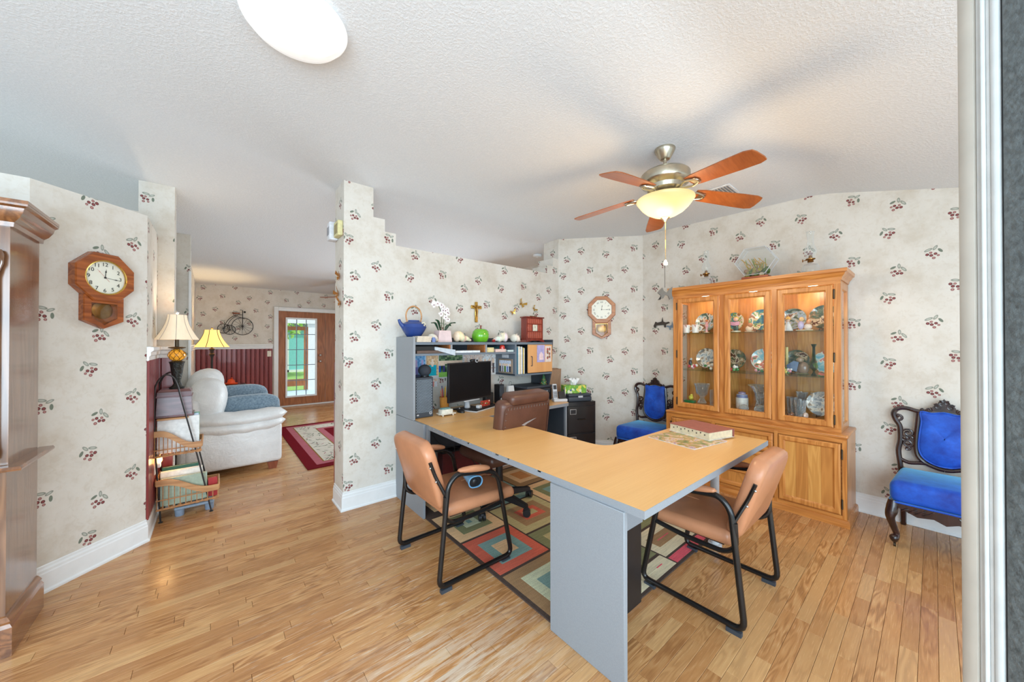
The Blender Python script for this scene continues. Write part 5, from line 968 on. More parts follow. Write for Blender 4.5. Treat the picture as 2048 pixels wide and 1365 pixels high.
# ---------------------------------------------------------------- ceiling fan
M['nickel'] = pm('brushed_nickel', s2l(186, 176, 156), .28, .95, var=.08); M['blade'] = wood('cherry_fan_blade', s2l(172, 98, 50), s2l(134, 70, 34), 0, .3, 1.6, 12, .25, .5); M['blade'].name = 'cherry_fan_blade'
fan = thing('ceiling_fan', 'five-blade cherry wood ceiling fan with nickel motor and frosted bowl light', 'ceiling fan', (2.324, 1.162, 0))
zc = cz(1.162)
MB().lathe([(.064, zc + .01), (.066, zc - .010), (.06, zc - .022), (.036, zc - .066), (.030, zc - .072), (.012, zc - .074)], n=32).build('canopy', M['nickel'], fan)
MB().cyl((0, 0, 2.53), (0, 0, zc - .07), .0115).lathe([(.03, 2.532), (.026, 2.55), (.014, 2.562)], n=20).build('downrod', M['nickel'], fan)
MB().lathe([(.03, 2.538), (.09, 2.532), (.142, 2.518), (.156, 2.504), (.158, 2.455), (.152, 2.446), (.13, 2.432), (.118, 2.425), (.112, 2.40), (.10, 2.392), (.085, 2.385)], n=40).build('motor', M['nickel'], fan)
MB().lathe([(.085, 2.39), (.06, 2.372), (.055, 2.35), (.10, 2.338), (.102, 2.33), (.06, 2.325)], n=32).build('light_fitter', M['nickel'], fan)
for k in range(5):
    a = radians(34.5 + 72 * k); bl = bpy.data.objects.new('blade', None)
    prof = [(.20, -.048), (.25, -.058), (.5, -.070), (.60, -.071), (.638, -.058), (.645, -.03), (.645, .03), (.638, .058), (.60, .071), (.5, .070), (.25, .058), (.20, .048)]
    mb = MB(); mb.m = Matrix.Rotation(a, 4, 'Z') @ Matrix.Translation((0, 0, 2.398)) @ Matrix.Rotation(radians(6.5), 4, 'Y') @ Matrix.Rotation(radians(-12), 4, 'X')
    mb.prism(prof, (0, 0, 0), (1, 0, 0), (0, 1, 0), 0, .006); b = mb.build('blade', M['blade'], fan)
    ir = MB(); ir.m = Matrix.Rotation(a, 4, 'Z') @ Matrix.Translation((0, 0, 2.394)) @ Matrix.Rotation(radians(6.5), 4, 'Y') @ Matrix.Rotation(radians(-12), 4, 'X')
    ir.tube(rnd([(.09, 0, -.004), (.14, .012, -.01), (.20, .04, -.006), (.255, .02, -.004), (.27, 0, -.004), (.255, -.02, -.004), (.20, -.04, -.006), (.14, -.012, -.01)], .02, 4, True), .007, 8, closed=True); ir.box(.225, .265, -.03, .03, -.006, 0); ir.build('blade_iron', M['nickel'], b)
def bowl_mat():
    t = NT('frosted_amber_bowl'); P = t.obj(); d1 = t.n('VectorMath', {0: P, 1: (.06, -.06, 2.30)}, out=1, operation='DISTANCE'); d2 = t.n('VectorMath', {0: P, 1: (-.075, .05, 2.29)}, out=1, operation='DISTANCE')
    g = t.M('ADD', t.sm(d1, .16, .04), t.sm(d2, .16, .04)); t.set(col=(.30, .24, .12), rough=.35, ecol=t.mix(t.M('MULTIPLY', g, .8, clamp=True), (1, .74, .27), (1, .92, .62)), e=t.M('ADD', .62, t.M('MULTIPLY', g, .5))); return t.m
bw = MB().lathe([(.168, 2.336), (.182, 2.340), (.184, 2.334), (.172, 2.318), (.150, 2.288), (.118, 2.258), (.075, 2.234), (.03, 2.217), (.001, 2.213)], n=40).build('glass_bowl', bowl_mat(), fan, sharp=60)
MB().lathe([(.028, 2.222), (.03, 2.214), (.016, 2.204), (.008, 2.19), (.001, 2.188)], n=20).build('finial', M['nickel'], bw)
MB().cyl((.004, 0, 1.93), (.004, 0, 2.19), .0016, n=6).build('pull_chain', M['gold'], fan); MB().lathe([(.002, 1.888), (.014, 1.896), (.015, 1.912), (.009, 1.926), (.003, 1.934)], (.004, 0, 0), 14).build('chain_bob', pm('white_ceramic', (.7, .68, .64), .2), fan)
MB().cyl((-.006, 0, 1.745), (-.006, 0, 1.915), .0014, n=6).build('second_chain', M['bronze'], fan)
dg = [(-.05, 0), (-.03, .004), (-.028, .03), (-.05, .05), (-.03, .075), (-.018, .085), (-.008, .062), (.01, .05), (.028, .075), (.05, .09), (.045, .05), (.05, .012), (.03, .004), (.02, .03), (0, .035), (-.012, .012)]
m_ = MB(); m_.m = Matrix.Translation((-.006, 0, 1.66)) @ Matrix.Rotation(radians(-40), 4, 'Z'); m_.prism(dg, (0, 0, 0), (1, 0, 0), (0, 0, 1), -.004, .004); m_.build('terrier_pull', pm('pewter', (.10, .08, .06), .5), fan)
lamp_light('fan_bulb', fan, (.0, 0, 2.36), 3, (1, .78, .45)); fs = bpy.data.lights.new('fan_bulb_down', 'SPOT'); fs.energy = 14; fs.color = (1, .74, .44); fs.spot_size = radians(172); fs.spot_blend = .35; fs.shadow_soft_size = .12; fo = bpy.data.objects.new('fan_bulb_down', fs); COL.objects.link(fo); fo.parent = fan; fo.location = (0, 0, 2.19); lamp_light('fan_bulb_low', fan, (0, 0, 2.06), 14, (1, .71, .40), .14)
fan2 = copy_tree(fan); fan2.location = (2.12, 7.28, cz(7.28) - cz(1.162)); fan2.rotation_euler.z = radians(4); fan2['label'] = 'second cherry wood ceiling fan half hidden behind the column in the far room'
for ch in list(fan2.children):
    if ch.type == 'LIGHT': bpy.data.objects.remove(ch)
# ---------------------------------------------------------------- ceiling dome, vent, smoke detectors
dm = thing('ceiling_light', 'round white glass dome ceiling light near the entrance', 'ceiling light', (.246, 1.655, 0)); zc = cz(1.655)
t = NT('white_dome_glass'); no = t.n('TexNoise', {'Vector': t.obj(), 'Scale': 4}); t.set(col=(.93, .93, .92), rough=.12, ecol=t.ramp(no, [(.2, (.97, .97, .96)), (.8, (1, 1, 1))]), e=.42)
MB().lathe([(.19, zc - .022), (.187, zc - .03), (.16, zc - .062), (.10, zc - .086), (.04, zc - .094), (.001, zc - .095)], n=56).build('glass_dome', t.m, dm, sharp=60); MB().lathe([(.17, zc - .03), (.17, zc + .005)], n=40).build('pan', M['white_pl'], dm)
vt = thing('ceiling_vent', 'white slotted air vent on the ceiling beyond the fan', 'vent', (3.35, 1.15, cz(1.15) - .002)); MB().box(-.13, .13, -.08, .08, -.008, 0, s2l(224, 224, 224), .003).build('frame', M['vc'], vt)
for k in range(6): MB().box(-.11, .11, -.06 + k * .022, -.052 + k * .022, -.014, -.008, s2l(120, 120, 122)).build('slat', M['vc'], vt)
sd_ = thing('smoke_detector', 'round white smoke detector on the ceiling behind the partition', 'smoke detector', (3.68, 3.80, cz(3.8) - .002)); MB().lathe([(.068, 0), (.068, -.022), (.06, -.034), (.03, -.04), (.001, -.04)], n=28).build('housing', M['white_pl'], sd_); MB().cyl((0, 0, -.046), (0, 0, -.04), .012).build('test_button', M['white_pl'], sd_)
cb = thing('door_chime', 'yellowed chime box on the side of the partition column', 'chime', (0, 0, 0)); MB().box(.766, .8055, 3.13, 3.26, 2.262, 2.385, s2l(214, 204, 150), .004).build('cover', M['vc'], cb)
for k in range(4): MB().box(.764, .767, 3.15 + k * .026, 3.156 + k * .026, 2.28, 2.36, s2l(110, 90, 60)).build('slot', M['vc'], cb)
al = thing('alarm_sounder', 'white plastic alarm box behind the chime on the column', 'alarm', (0, 0, 0)); MB().box(.735, .8055, 3.275, 3.368, 2.25, 2.405, s2l(216, 216, 220), .012, 2).build('case', M['vc'], al)
for k in range(3): MB().box(.733, .736, 3.29 + k * .025, 3.298 + k * .025, 2.29, 2.36, s2l(110, 110, 114)).build('grille_slot', M['vc'], al)
# ---------------------------------------------------------------- wall ornaments
def butterfly(mb, s_, col=None):
    for f in (-1, 1):
        mb.add([(0, 0, 0), (f * s_ * .9, -s_ * .5, s_ * .9), (f * s_ * 1.1, -s_ * .55, s_ * .35), (f * s_ * .35, -s_ * .2, -.05 * s_), (0, -.0015, 0), (f * s_ * .9, -s_ * .5 - .0015, s_ * .9), (f * s_ * 1.1, -s_ * .55 - .0015, s_ * .35), (f * s_ * .35, -s_ * .2 - .0015, -.05 * s_)], [(0, 1, 2, 3), (7, 6, 5, 4), (0, 4, 5, 1), (1, 5, 6, 2), (2, 6, 7, 3), (3, 7, 4, 0)], col)
        mb.add([(0, 0, -.05 * s_), (f * s_ * .7, -s_ * .35, -.1 * s_), (f * s_ * .5, -s_ * .3, -s_ * .7), (0, -.0015, -.05 * s_), (f * s_ * .7, -s_ * .35 - .0015, -.1 * s_), (f * s_ * .5, -s_ * .3 - .0015, -s_ * .7)], [(0, 1, 2), (5, 4, 3), (0, 3, 4, 1), (1, 4, 5, 2), (2, 5, 3, 0)], col)
    return mb
def bfly(loc, rz, s_, tilt, la, mat='gold'):
    t = thing('butterfly_ornament', la, 'wall ornament', loc, rz, group='metal butterflies on the walls'); t.rotation_euler = (0, tilt, rz)
    butterfly(MB(), s_).build('wings', M[mat], t); MB().tube([(0, -.004, -s_ * .5), (0, -.005, 0), (0, -.004, s_ * .55)], [.001, .0035, .002], 6).build('body', M[mat], t)
bfly((2.745, 3.10, 1.83), 0, .055, .5, 'largest gold butterfly on the wall above the red clock box'); bfly((2.61, 3.10, 1.722), 0, .040, -.4, 'small gold butterfly left of the red clock box top'); bfly((2.945, 3.10, 1.786), 0, .038, .9, 'small gold butterfly right of the red clock box top')
M['copper'] = pm('copper_orange', s2l(170, 110, 50), .35, .6)
bfly((.802, 3.20, 1.93), radians(-90), .05, .2, 'upper copper butterfly on the narrow side of the column', 'copper'); bfly((.802, 3.24, 1.79), radians(-90), .055, -.3, 'middle copper butterfly on the narrow side of the column', 'copper'); bfly((.802, 3.17, 1.70), radians(-90), .045, .5, 'lowest copper butterfly on the narrow side of the column', 'copper')
cr = thing('crucifix', 'brass crucifix hung on the partition above the hutch', 'crucifix', (2.104, 3.092, 1.59)); MB().box(-.017, .017, -.006, .006, 0, .215, bev=.003).build('upright', M['gold'], cr); MB().box(-.066, .066, -.0075, .006, .142, .176, bev=.003).build('cross_bar', M['gold'], cr)
MB().tube([(0, -.012, .06), (.004, -.014, .11), (0, -.014, .15)], [.005, .008, .009], 8).tube([(-.05, -.012, .168), (0, -.014, .152), (.05, -.012, .168)], .004, 6).sph((0, -.015, .172), .009, 8, 6).build('figure', M['brass'], cr)
def terrier(loc, s_, la, c, flip):
    t = thing('terrier_ornament', la, 'wall ornament', loc, 0, group='metal terrier ornaments beside the china cabinet'); q = [(a * s_ * flip, b * s_) for a, b in ((-.10, .02), (-.085, 0), (-.07, .0), (-.068, .025), (.03, .03), (.034, 0), (.05, 0), (.055, .035), (.10, .05), (.085, .065), (.05, .058), (.02, .07), (.012, .12), (0, .07), (-.05, .06), (-.075, .072), (-.085, .05))]
    m_ = MB().prism(q, (0, 0, 0), (0, -1, 0), (0, 0, 1), -.003, .003, c).build('silhouette', M['vc'], t); MB().box(-.002, .012, -.004, .004, .03 * s_, .05 * s_, c).build('wall_pin', M['vc'], t)
terrier((4.028, 2.06, 1.555), 1.0, 'dark metal running terrier ornament on the right wall', s2l(60, 52, 46), 1); terrier((4.028, 1.925, 1.525), .8, 'blue-grey metal terrier ornament next to the cabinet side', s2l(110, 130, 150), -1)
# ---------------------------------------------------------------- things on top of the hutch
HT = 1.3805
tp = thing('teapot', 'matte blue teapot with a round bamboo handle on the hutch', 'teapot', (1.335, 2.93, HT + .044)); M['blue_glaze'] = pm('cobalt_matte_glaze', s2l(40, 66, 130), .4, var=.1)
MB().cyl((.02, 0, -.0438), (.02, 0, 0), .055, n=24).build('trivet', M['wicker'], tp); MB().lathe([(.055, 0), (.06, .004), (.096, .06), (.108, .085), (.10, .11), (.07, .13), (.05, .136), (.048, .146), (.001, .148)], n=32).build('pot', M['blue_glaze'], tp); MB().tube(spline([(-.08, 0, .08), (-.12, 0, .115), (-.135, 0, .15)], 4), [.028, .025, .022, .019, .016, .014, .013, .012, .011], 10).build('spout', M['blue_glaze'], tp)
MB().tube(spline([(-.062, 0, .13), (-.072, 0, .19), (-.05, 0, .245), (0, 0, .27), (.05, 0, .245), (.072, 0, .19), (.062, 0, .13)], 5), .0065, 8).build('bamboo_handle', M['wicker'], tp)
fl_ = MB(); 
for k in range(5): fl_.sph((.05 + .014 * cos(k * 1.257), -.088, .112 + .014 * sin(k * 1.257)), (.008, .003, .008), 8, 5, s2l(214, 206, 180))
fl_.build('painted_flower', M['vc'], tp, stuff=True)
orc = thing('orchid', 'white orchid with dark centres in a pale pink pot on the hutch', 'plant', (1.60, 2.90, HT)); frust(MB(), .072, .05, 0, .058, .05, .105).build('pot', pm('pink_ceramic', s2l(226, 200, 198), .3), orc)
r = random.Random(4)
for (ax, az, bx_, bz) in ((-.04, .10, -.13, .17), (-.02, .10, -.09, .20), (.03, .10, .12, .18), (.02, .10, .07, .15)):
    P_ = spline([(ax, 0, az), ((ax + bx_) / 2, -.02, (az + bz) / 2 + .03), (bx_, -.03, bz)], 5); n_ = len(P_); v = []
    for i, p in enumerate(P_):
        w = .022 * sin(pi * (i + .6) / (n_ + .4)) + .002; v += [p + Vector((0, -w, w * .3)), p + Vector((0, 0, -.004)), p + Vector((0, w, w * .3))]
    MB().add(v, [(3 * i + j, 3 * i + j + 1, 3 * i + j + 4, 3 * i + j + 3) for i in range(n_ - 1) for j in range(2)]).build('leaf', pm('orchid_leaf', s2l(50, 84, 58), .35), orc)
for sx, pts in ((0, [(-.012, 0, .1), (-.01, 0, .22), (-.03, -.01, .30), (-.07, -.02, .34), (-.11, -.02, .345)]), (1, [(.012, 0, .1), (.014, 0, .2), (.03, -.01, .26), (.055, -.01, .29)])):
    stm = MB().tube(spline(pts, 6), .0035, 6).build('stem', pm('orchid_stem', s2l(84, 100, 60), .5), orc); sp = spline(pts, 6)
    for k in range(8 if not sx else 6):
        c = sp[min(len(sp) - 1, 9 + k * 2)] + Vector(((r.random() - .5) * .05, -.02 - r.random() * .02, (r.random() - .6) * .05)); m_ = MB()
        for j in range(5):
            a = j * 1.257 + r.random(); m_.sph((c.x + .014 * cos(a), c.y, c.z + .014 * sin(a)), (.012, .004, .012), 8, 5, s2l(236, 230, 228))
        m_.sph((c.x, c.y - .005, c.z), .005, 6, 4, s2l(120, 40, 70)); m_.build('blossom', M['vc'], orc)
apj = thing('cookie_jar', 'glossy green apple-shaped jar on the hutch', 'jar', (2.005, 2.87, HT)); M['apple'] = pm('apple_green_glaze', s2l(104, 176, 36), .1, var=.12, coat=.6)
ab = MB(); n = 40; prof = [(.055, 0), (.066, .006), (.083, .045), (.085, .075), (.078, .095)]; ab.lathe(prof, n=n); ab.v = [(x * (1 + .03 * cos(5 * atan2(y, x))), y * (1 + .03 * cos(5 * atan2(y, x))), z) for x, y, z in ab.v]; ab.build('jar_body', M['apple'], apj, sharp=70)
MB().lathe([(.08, .096), (.08, .1), (.06, .125), (.03, .132), (.012, .126), (.001, .124)], n=n).build('lid', M['apple'], apj, sharp=70); MB().tube([(0, 0, .12), (0, 0, .145), (.004, 0, .165)], [.008, .008, .012], 8).build('stem', M['foot'], apj)
kb = thing('clock_box', 'small red wooden display cabinet with a clock face on the hutch', 'clock', (2.728, 2.90, HT)); M['redwood'] = wood('red_mahogany', s2l(140, 52, 38), s2l(104, 32, 24), 2, .25, coat=.3)
M['redpan'] = pm('glazed_red_panel', s2l(168, 84, 66), .2, var=.1); MB().box(-.125, .125, -.045, .045, .024, .27).build('case', M['redwood'], kb); MB().box(-.142, .142, -.056, .05, .27, .284, bev=.004).build('top', M['redwood'], kb)
MB().prism([(-.145, 0), (-.10, .006), (-.05, .018), (.05, .018), (.10, .006), (.145, 0), (.13, .026), (-.13, .026)], (0, -.054, 0), (1, 0, 0), (0, 0, 1), -.1, 0).build('base', M['redwood'], kb)
MB().box(-.034, .034, -.052, -.045, .125, .195, s2l(214, 210, 190), .002).build('clock_face', M['vc'], kb); MB().cyl((0, -.053, .16), (0, -.053, .18), .0012, n=5).build('clock_hand', M['ink'], kb)
for i in range(7):
    for z0_, z1_ in ((.045, .115), (.205, .26)): MB().box(-.11 + i * .031, -.084 + i * .031, -.051, -.045, z0_, z1_, bev=.002).build('door_panel', M['redpan'], kb)
for i in (0, 1, 5, 6): MB().box(-.11 + i * .031, -.084 + i * .031, -.051, -.045, .122, .198, bev=.002).build('door_panel', M['redpan'], kb)
m_ = MB()
for k in range(7): m_.sph((-.045 + .015 * k, -.02, .290), (.010, .006, .006), 6, 4)
m_.build('carved_trim', M['brass'], kb, stuff=True)
for (x_, y_, sc, c_, rz_, la) in ((1.485, 2.84, .09, s2l(226, 210, 186), .6, 'rounded cream sea shell beside the stacked boxes on the hutch'), (1.78, 2.85, .13, s2l(230, 206, 180), -.1, 'large pale conch shell right of the orchid'), (2.25, 2.87, .125, s2l(232, 224, 212), 2.9, 'smooth white whelk shell right of the green jar'), (2.455, 2.85, .105, s2l(230, 214, 200), .4, 'spiky pink murex shell left of the red clock box')):
    m_ = MB(); m_.at(rz=rz_); shell(m_, sc, c_, int(x_ * 100))
    if 'spiky' in la:
        for k in range(9): a = k * .7; m_.cyl((sc * .1 * cos(a), sc * .1, sc * .45), (sc * .6 * cos(a), sc * .15 * sin(a * 2), sc * (.55 + .35 * abs(sin(a)))), sc * .09, .001, 6, c_)
    m_.v = [(a, b, max(0, c)) for a, b, c in m_.v]; tag(m_.build('sea_shell', M['vc'], loc=(x_, y_, HT), sharp=80), la, 'shell', 'sea shells on the hutch')
tag(MB().lathe([(.016, 0), (.022, .02), (.012, .04), (.001, .042)], n=14, col=s2l(120, 140, 190)).build('glass_bead', M['vcg'], loc=(1.445, 2.775, HT)), 'small blue glass bead ornament in front of the rounded shell', 'ornament')
for k in range(3): tag(MB().box(-.065, .065, -.05, .05, 0, .016, s2l(214, 200, 180), .002).build('flat_box', M['vc'], loc=(1.345 + .004 * k, 2.80, HT + k * .0165)), ('lowest', 'middle', 'topmost')[k] + ' flat cream box in the stack at the left end of the hutch', 'box', 'flat boxes on the hutch')
tag(MB().lathe([(.012, 0), (.02, .01), (.014, .026), (.001, .03)], n=12, col=s2l(150, 30, 30)).build('red_ornament', M['vcg'], loc=(2.105, 2.79, HT)), 'tiny dark red ornament at the foot of the green jar', 'ornament')
# ---------------------------------------------------------------- in the hutch
HS = 1.2825
def papers(la, x0, x1, y0, y1, z0, z1, c, name='papers', cat='papers', rz=0): 
    return tag(MB().box(x0, x1, y0, y1, z0, z1, c, .001).build(name, M['vc']), la, cat)
papers('black folded camera bag at the left of the hutch shelf', 1.285, 1.50, 2.79, 3.03, HS + .026, HS + .062, s2l(20, 22, 24), 'camera_bag', 'bag'); papers('flat dark brochure under the black bag on the hutch shelf', 1.29, 1.55, 2.77, 3.0, HS, HS + .025, s2l(96, 76, 66), 'brochure')
m_ = MB().add([(1.46, 2.78, HS + .056), (1.63, 2.722, HS + .03), (1.60, 2.95, HS + .03), (1.47, 2.95, HS + .056), (1.46, 2.78, HS + .03), (1.63, 2.722, HS - .022), (1.60, 2.95, HS + .004), (1.47, 2.95, HS + .030)], [(0, 1, 2, 3), (7, 6, 5, 4), (0, 4, 5, 1), (1, 5, 6, 2), (2, 6, 7, 3), (3, 7, 4, 0)], s2l(176, 182, 188)); m_.v = [(x, y, z if y > 2.755 or z > HS else z) for x, y, z in m_.v]; tag(m_.build('paper_bundle', M['vc']), 'loose grey-white paper bundle hanging over the hutch shelf edge', 'papers')
papers('stack of white envelopes lying on the middle hutch shelf', 1.66, 1.93, 2.77, 2.99, HS, HS + .02, s2l(224, 226, 228), 'envelopes'); papers('pair of cream candle boxes at the right of the hutch shelf', 2.02, 2.10, 2.78, 2.92, HS, HS + .046, s2l(224, 206, 150), 'candle_box', 'box'); papers('pink and cream booklet pile on the right hutch shelf', 2.12, 2.25, 2.775, 2.98, HS, HS + .03, s2l(222, 190, 180), 'booklets', 'papers'); papers('teal booklet pile at the back of the right hutch shelf', 2.13, 2.345, 2.99, 3.06, HS, HS + .052, s2l(60, 110, 110), 'booklets', 'papers'); papers('pale note pad beside the red tin on the hutch shelf', 2.275, 2.35, 2.775, 2.95, HS, HS + .02, s2l(200, 214, 210), 'note_pad', 'note pad')
tag(MB().lathe([(.026, 0), (.028, .02), (.02, .038), (.001, .044)], n=18, col=s2l(200, 50, 40)).build('red_tin', M['vcg'], loc=(2.22, 2.80, HS + .0305)), 'round red tin lying on the booklet pile in the hutch', 'tin')
r = random.Random(8); x_ = 2.38
for k, (w_, c_, h_) in enumerate(((.028, s2l(60, 110, 130), .28), (.02, s2l(226, 222, 210), .29), (.014, s2l(214, 190, 150), .26), (.018, s2l(226, 226, 224), .285), (.010, s2l(120, 130, 140), .27), (.010, s2l(226, 190, 60), .275), (.01, s2l(220, 220, 216), .27))):
    t = thing('binder', ('teal and cream', 'white', 'beige', 'second white', 'slim grey', 'slim yellow', 'slim off-white')[k] + ' upright book in the hutch compartment left of the cupboard door', 'book', (x_, 2.77, 1.0485), group='upright books in the hutch'); MB().box(0, w_, 0, .004, 0, h_, c_, .001).box(0, .002, .002, .2, 0, h_, c_).box(w_ - .002, w_, .002, .2, 0, h_, c_).build('cover', M['vc'], t); MB().box(.0025, w_ - .0025, .006, .195, .004, h_ - .006, s2l(226, 222, 210)).build('pages', M['vcm'], t); x_ += w_ + .0015
# flat prints: photographs built as colour cells
def photo(la, x0, x1, z0, z1, y_, fn, rows=14, cols=12, par=None, frame=None, th=.002):
    m_ = MB(); 
    for i in range(cols):
        for j in range(rows):
            u, v = (i + .5) / cols, (j + .5) / rows; a = x0 + (x1 - x0) * i / cols; b = x0 + (x1 - x0) * (i + 1) / cols; c = z0 + (z1 - z0) * j / rows; d = z0 + (z1 - z0) * (j + 1) / rows
            m_.add([(a, y_, c), (b, y_, c), (b, y_, d), (a, y_, d)], [(0, 1, 2, 3)], tuple(min(.95, q * 1.35) for q in fn(u, v)))
    m_.box(x0, x1, y_ + .0003, y_ + th, z0, z1, s2l(230, 230, 226)); t = thing('photograph', la, 'photo', (0, 0, 0), group='photos pinned in the hutch'); m_.build('print', M['vcp'], t); return t
M['vcp'] = vcol('photo_print', .25, var=.12, scale=90)
rq = random.Random(21)
def ppl(bg_, shirts, skin=SK, n=3, low=.0, grass=None):
    def f(u, v):
        for k in range(n):
            cx_ = (k + .5) / n; 
            if (u - cx_) ** 2 * 2 + (v - .62) ** 2 < .012 + .02 / n: return skin
            if abs(u - cx_) < .36 / n and v < .5 and v > low: return shirts[k % len(shirts)]
        if grass and v < low: return grass
        b = bg_[int(rq.random() * len(bg_))]; return b
    return f
BLU = [s2l(90, 150, 200), s2l(120, 170, 210), s2l(70, 120, 180)]; FOR = [s2l(50, 80, 50), s2l(80, 110, 70), s2l(110, 130, 90), s2l(40, 60, 44)]; PIN = [s2l(214, 190, 176), s2l(226, 206, 196), s2l(196, 170, 160)]
yp = 3.083
photo('blue-toned swimming photo at the left of the pinned pictures', 1.40, 1.52, 1.035, 1.262, yp, ppl(BLU, [s2l(110, 110, 180), s2l(60, 130, 200)], s2l(170, 150, 190), 2)); photo('photo of a child in a turquoise shirt among the pinned pictures', 1.53, 1.655, 1.06, 1.262, yp - .003, ppl([s2l(190, 150, 110), s2l(214, 180, 140)], [s2l(30, 160, 180)], s2l(226, 196, 176), 1)); photo('small square photo below the turquoise shirt picture', 1.58, 1.66, .95, 1.055, yp + .014, ppl(PIN, [s2l(200, 80, 80), s2l(214, 214, 220)], n=2))
photo('wide group photo in front of green trees', 1.662, 1.93, 1.04, 1.262, yp, ppl(FOR, [s2l(40, 80, 150), s2l(60, 60, 110), s2l(214, 220, 226), s2l(150, 60, 60)], n=7, low=.22, grass=s2l(120, 170, 80))); photo('portrait photo of two people above the monitor', 1.94, 2.06, 1.06, 1.262, yp - .002, ppl(PIN, [s2l(220, 216, 220), s2l(226, 200, 190)], n=2)); photo('photo of people in blue above the right of the monitor', 2.065, 2.18, 1.06, 1.262, yp, ppl(PIN, [s2l(90, 150, 190), s2l(214, 200, 200)], n=2)); photo('pale photo collage at the right of the pinned pictures', 2.185, 2.35, 1.05, 1.262, yp, ppl([s2l(206, 206, 206), s2l(226, 220, 216), s2l(190, 170, 160)], [s2l(90, 80, 80), s2l(206, 190, 180)], n=3))
fp = thing('framed_photo', 'framed family photo hung on the grey side of the hutch cupboard', 'framed photo', (2.3545, 2.905, 0), radians(-90)); MB().box(-.115, .115, -.012, -.0005, 1.055, 1.205, s2l(150, 130, 110), .003).build('frame', M['vc'], fp); pt = photo('temp', -.097, .097, 1.07, 1.19, -.0132, ppl([s2l(200, 206, 220), s2l(180, 186, 200)], [s2l(60, 60, 70), s2l(100, 80, 70), s2l(90, 120, 60), s2l(50, 90, 160)], n=5), th=.001)
for c in list(pt.children): c.parent = fp; c.name = 'picture'
bpy.data.objects.remove(pt)
tag(MB().box(2.3515, 2.3545, 2.86, 2.97, 1.217, 1.252, s2l(210, 214, 220), .001).build('name_card', M['vc']), 'small white card above the framed family photo', 'card')
tag(MB().box(2.65, 2.765, 2.7385, 2.7415, 1.165, 1.35, s2l(172, 164, 208), .0006).prism([(2.675, 1.19), (2.745, 1.19), (2.74, 1.25), (2.71, 1.28), (2.68, 1.25)], (0, 2.7372, 0), (1, 0, 0), (0, 0, 1), 0, .001, s2l(232, 206, 206)).build('greeting_card', M['vc']), 'lavender greeting card with a pale bear taped to the cupboard door', 'card'); cd2 = MB().box(2.775, 2.868, 2.7385, 2.7415, 1.165, 1.34, s2l(222, 206, 196), .0006)
for k in range(9): cd2.sph((2.82 + .02 * cos(k * 2.1), 2.738, 1.255 + .05 * sin(k * 1.3)), (.014, .0015, .016), 8, 5, (s2l(150, 90, 70), s2l(190, 80, 70), s2l(110, 100, 80))[k % 3])
tag(cd2.build('greeting_card', M['vc']), 'cream card with a brown teddy bear picture on the cupboard door', 'card')
# ---------------------------------------------------------------- on the computer desk
DT = .7355
tw = thing('computer_tower', 'black computer tower with hexagon mesh front at the left of the desk', 'computer', (1.285, 2.79, DT)); MB().box(0, .165, .012, .27, 0, .345, bev=.004).build('case', M['black_pl'], tw); MB().box(0, .165, 0, .013, .003, .342, bev=.003).build('front_bezel', M['grey_dk'], tw)
hxm = bpy.data.meshes.new('hex'); 
m_ = MB()
for i in range(11):
    for j in range(24):
        x, z = .012 + i * .0137 + (j % 2) * .0068, .05 + j * .0117
        if x < .155: m_.cyl((x, .0005, z), (x, -.0006, z), .0052, n=6)
m_.build('mesh_grille', pm('mesh_hex', s2l(126, 138, 148), .45), tw, stuff=True)
t = NT('logo_white'); n0 = t.n('TexNoise', {'Vector': t.obj(), 'Scale': 60}); t.set(col=t.ramp(n0, [(.3, (.55, .55, .56)), (.7, (.68, .68, .7))]), rough=.3); M['logo'] = t.m
MB().tube([(.14 + .012 * cos(a * .524), -.001, .035 + .012 * sin(a * .524)) for a in range(12)], .0015, 5, closed=True).build('round_logo', M['logo'], tw); text('hp', .02, M['logo'], tw, (.14, -.0014, .035)); MB().box(.015, .032, -.0012, .0005, .022, .032).build('sticker', M['logo'], tw)
es = thing('smart_speaker', 'ball-shaped charcoal smart speaker on top of the computer tower', 'speaker', (1.405, 2.86, DT + .3455)); es_m = MB().sph((0, 0, .052), (.056, .056, .052), 28, 18); es_m.v = [(x, y, max(z, 0.0)) for x, y, z in es_m.v]; es_m.build('fabric_ball', pm('charcoal_fabric', s2l(50, 54, 62), .85, bump=.5, bs=400), es, sharp=80); MB().cyl((0, 0, 0), (0, 0, .008), .036, n=24).build('base_ring', M['black_pl'], es)
mo = thing('monitor', 'black widescreen computer monitor on a silver stand', 'monitor', (1.875, 2.845, 0), atan2(.115, .55)); MB().box(-.285, .285, -.005, .018, .832, 1.19, bev=.003).build('housing', M['black_pl'], mo)
t = NT('dark_screen'); n0 = t.n('TexNoise', {'Vector': t.obj(), 'Scale': 3}); t.set(col=t.ramp(n0, [(.3, (.006, .006, .007)), (.7, (.010, .010, .011))]), rough=.3, spec=.15); MB().box(-.274, .274, -.0065, -.004, .845, 1.18).build('screen', t.m, mo)
MB().tube([(0, .02, .95), (0, .05, .86), (0, .05, .75)], [.022, .02, .03], 8).build('neck', M['silver'], mo); MB().box(-.12, .12, -.005, .13, DT, DT + .012, bev=.004).build('stand_base', M['black_pl'], mo); MB().box(-.10, .10, -.02, -.004, .822, .833, bev=.002).build('lower_bezel', M['silver'], mo)
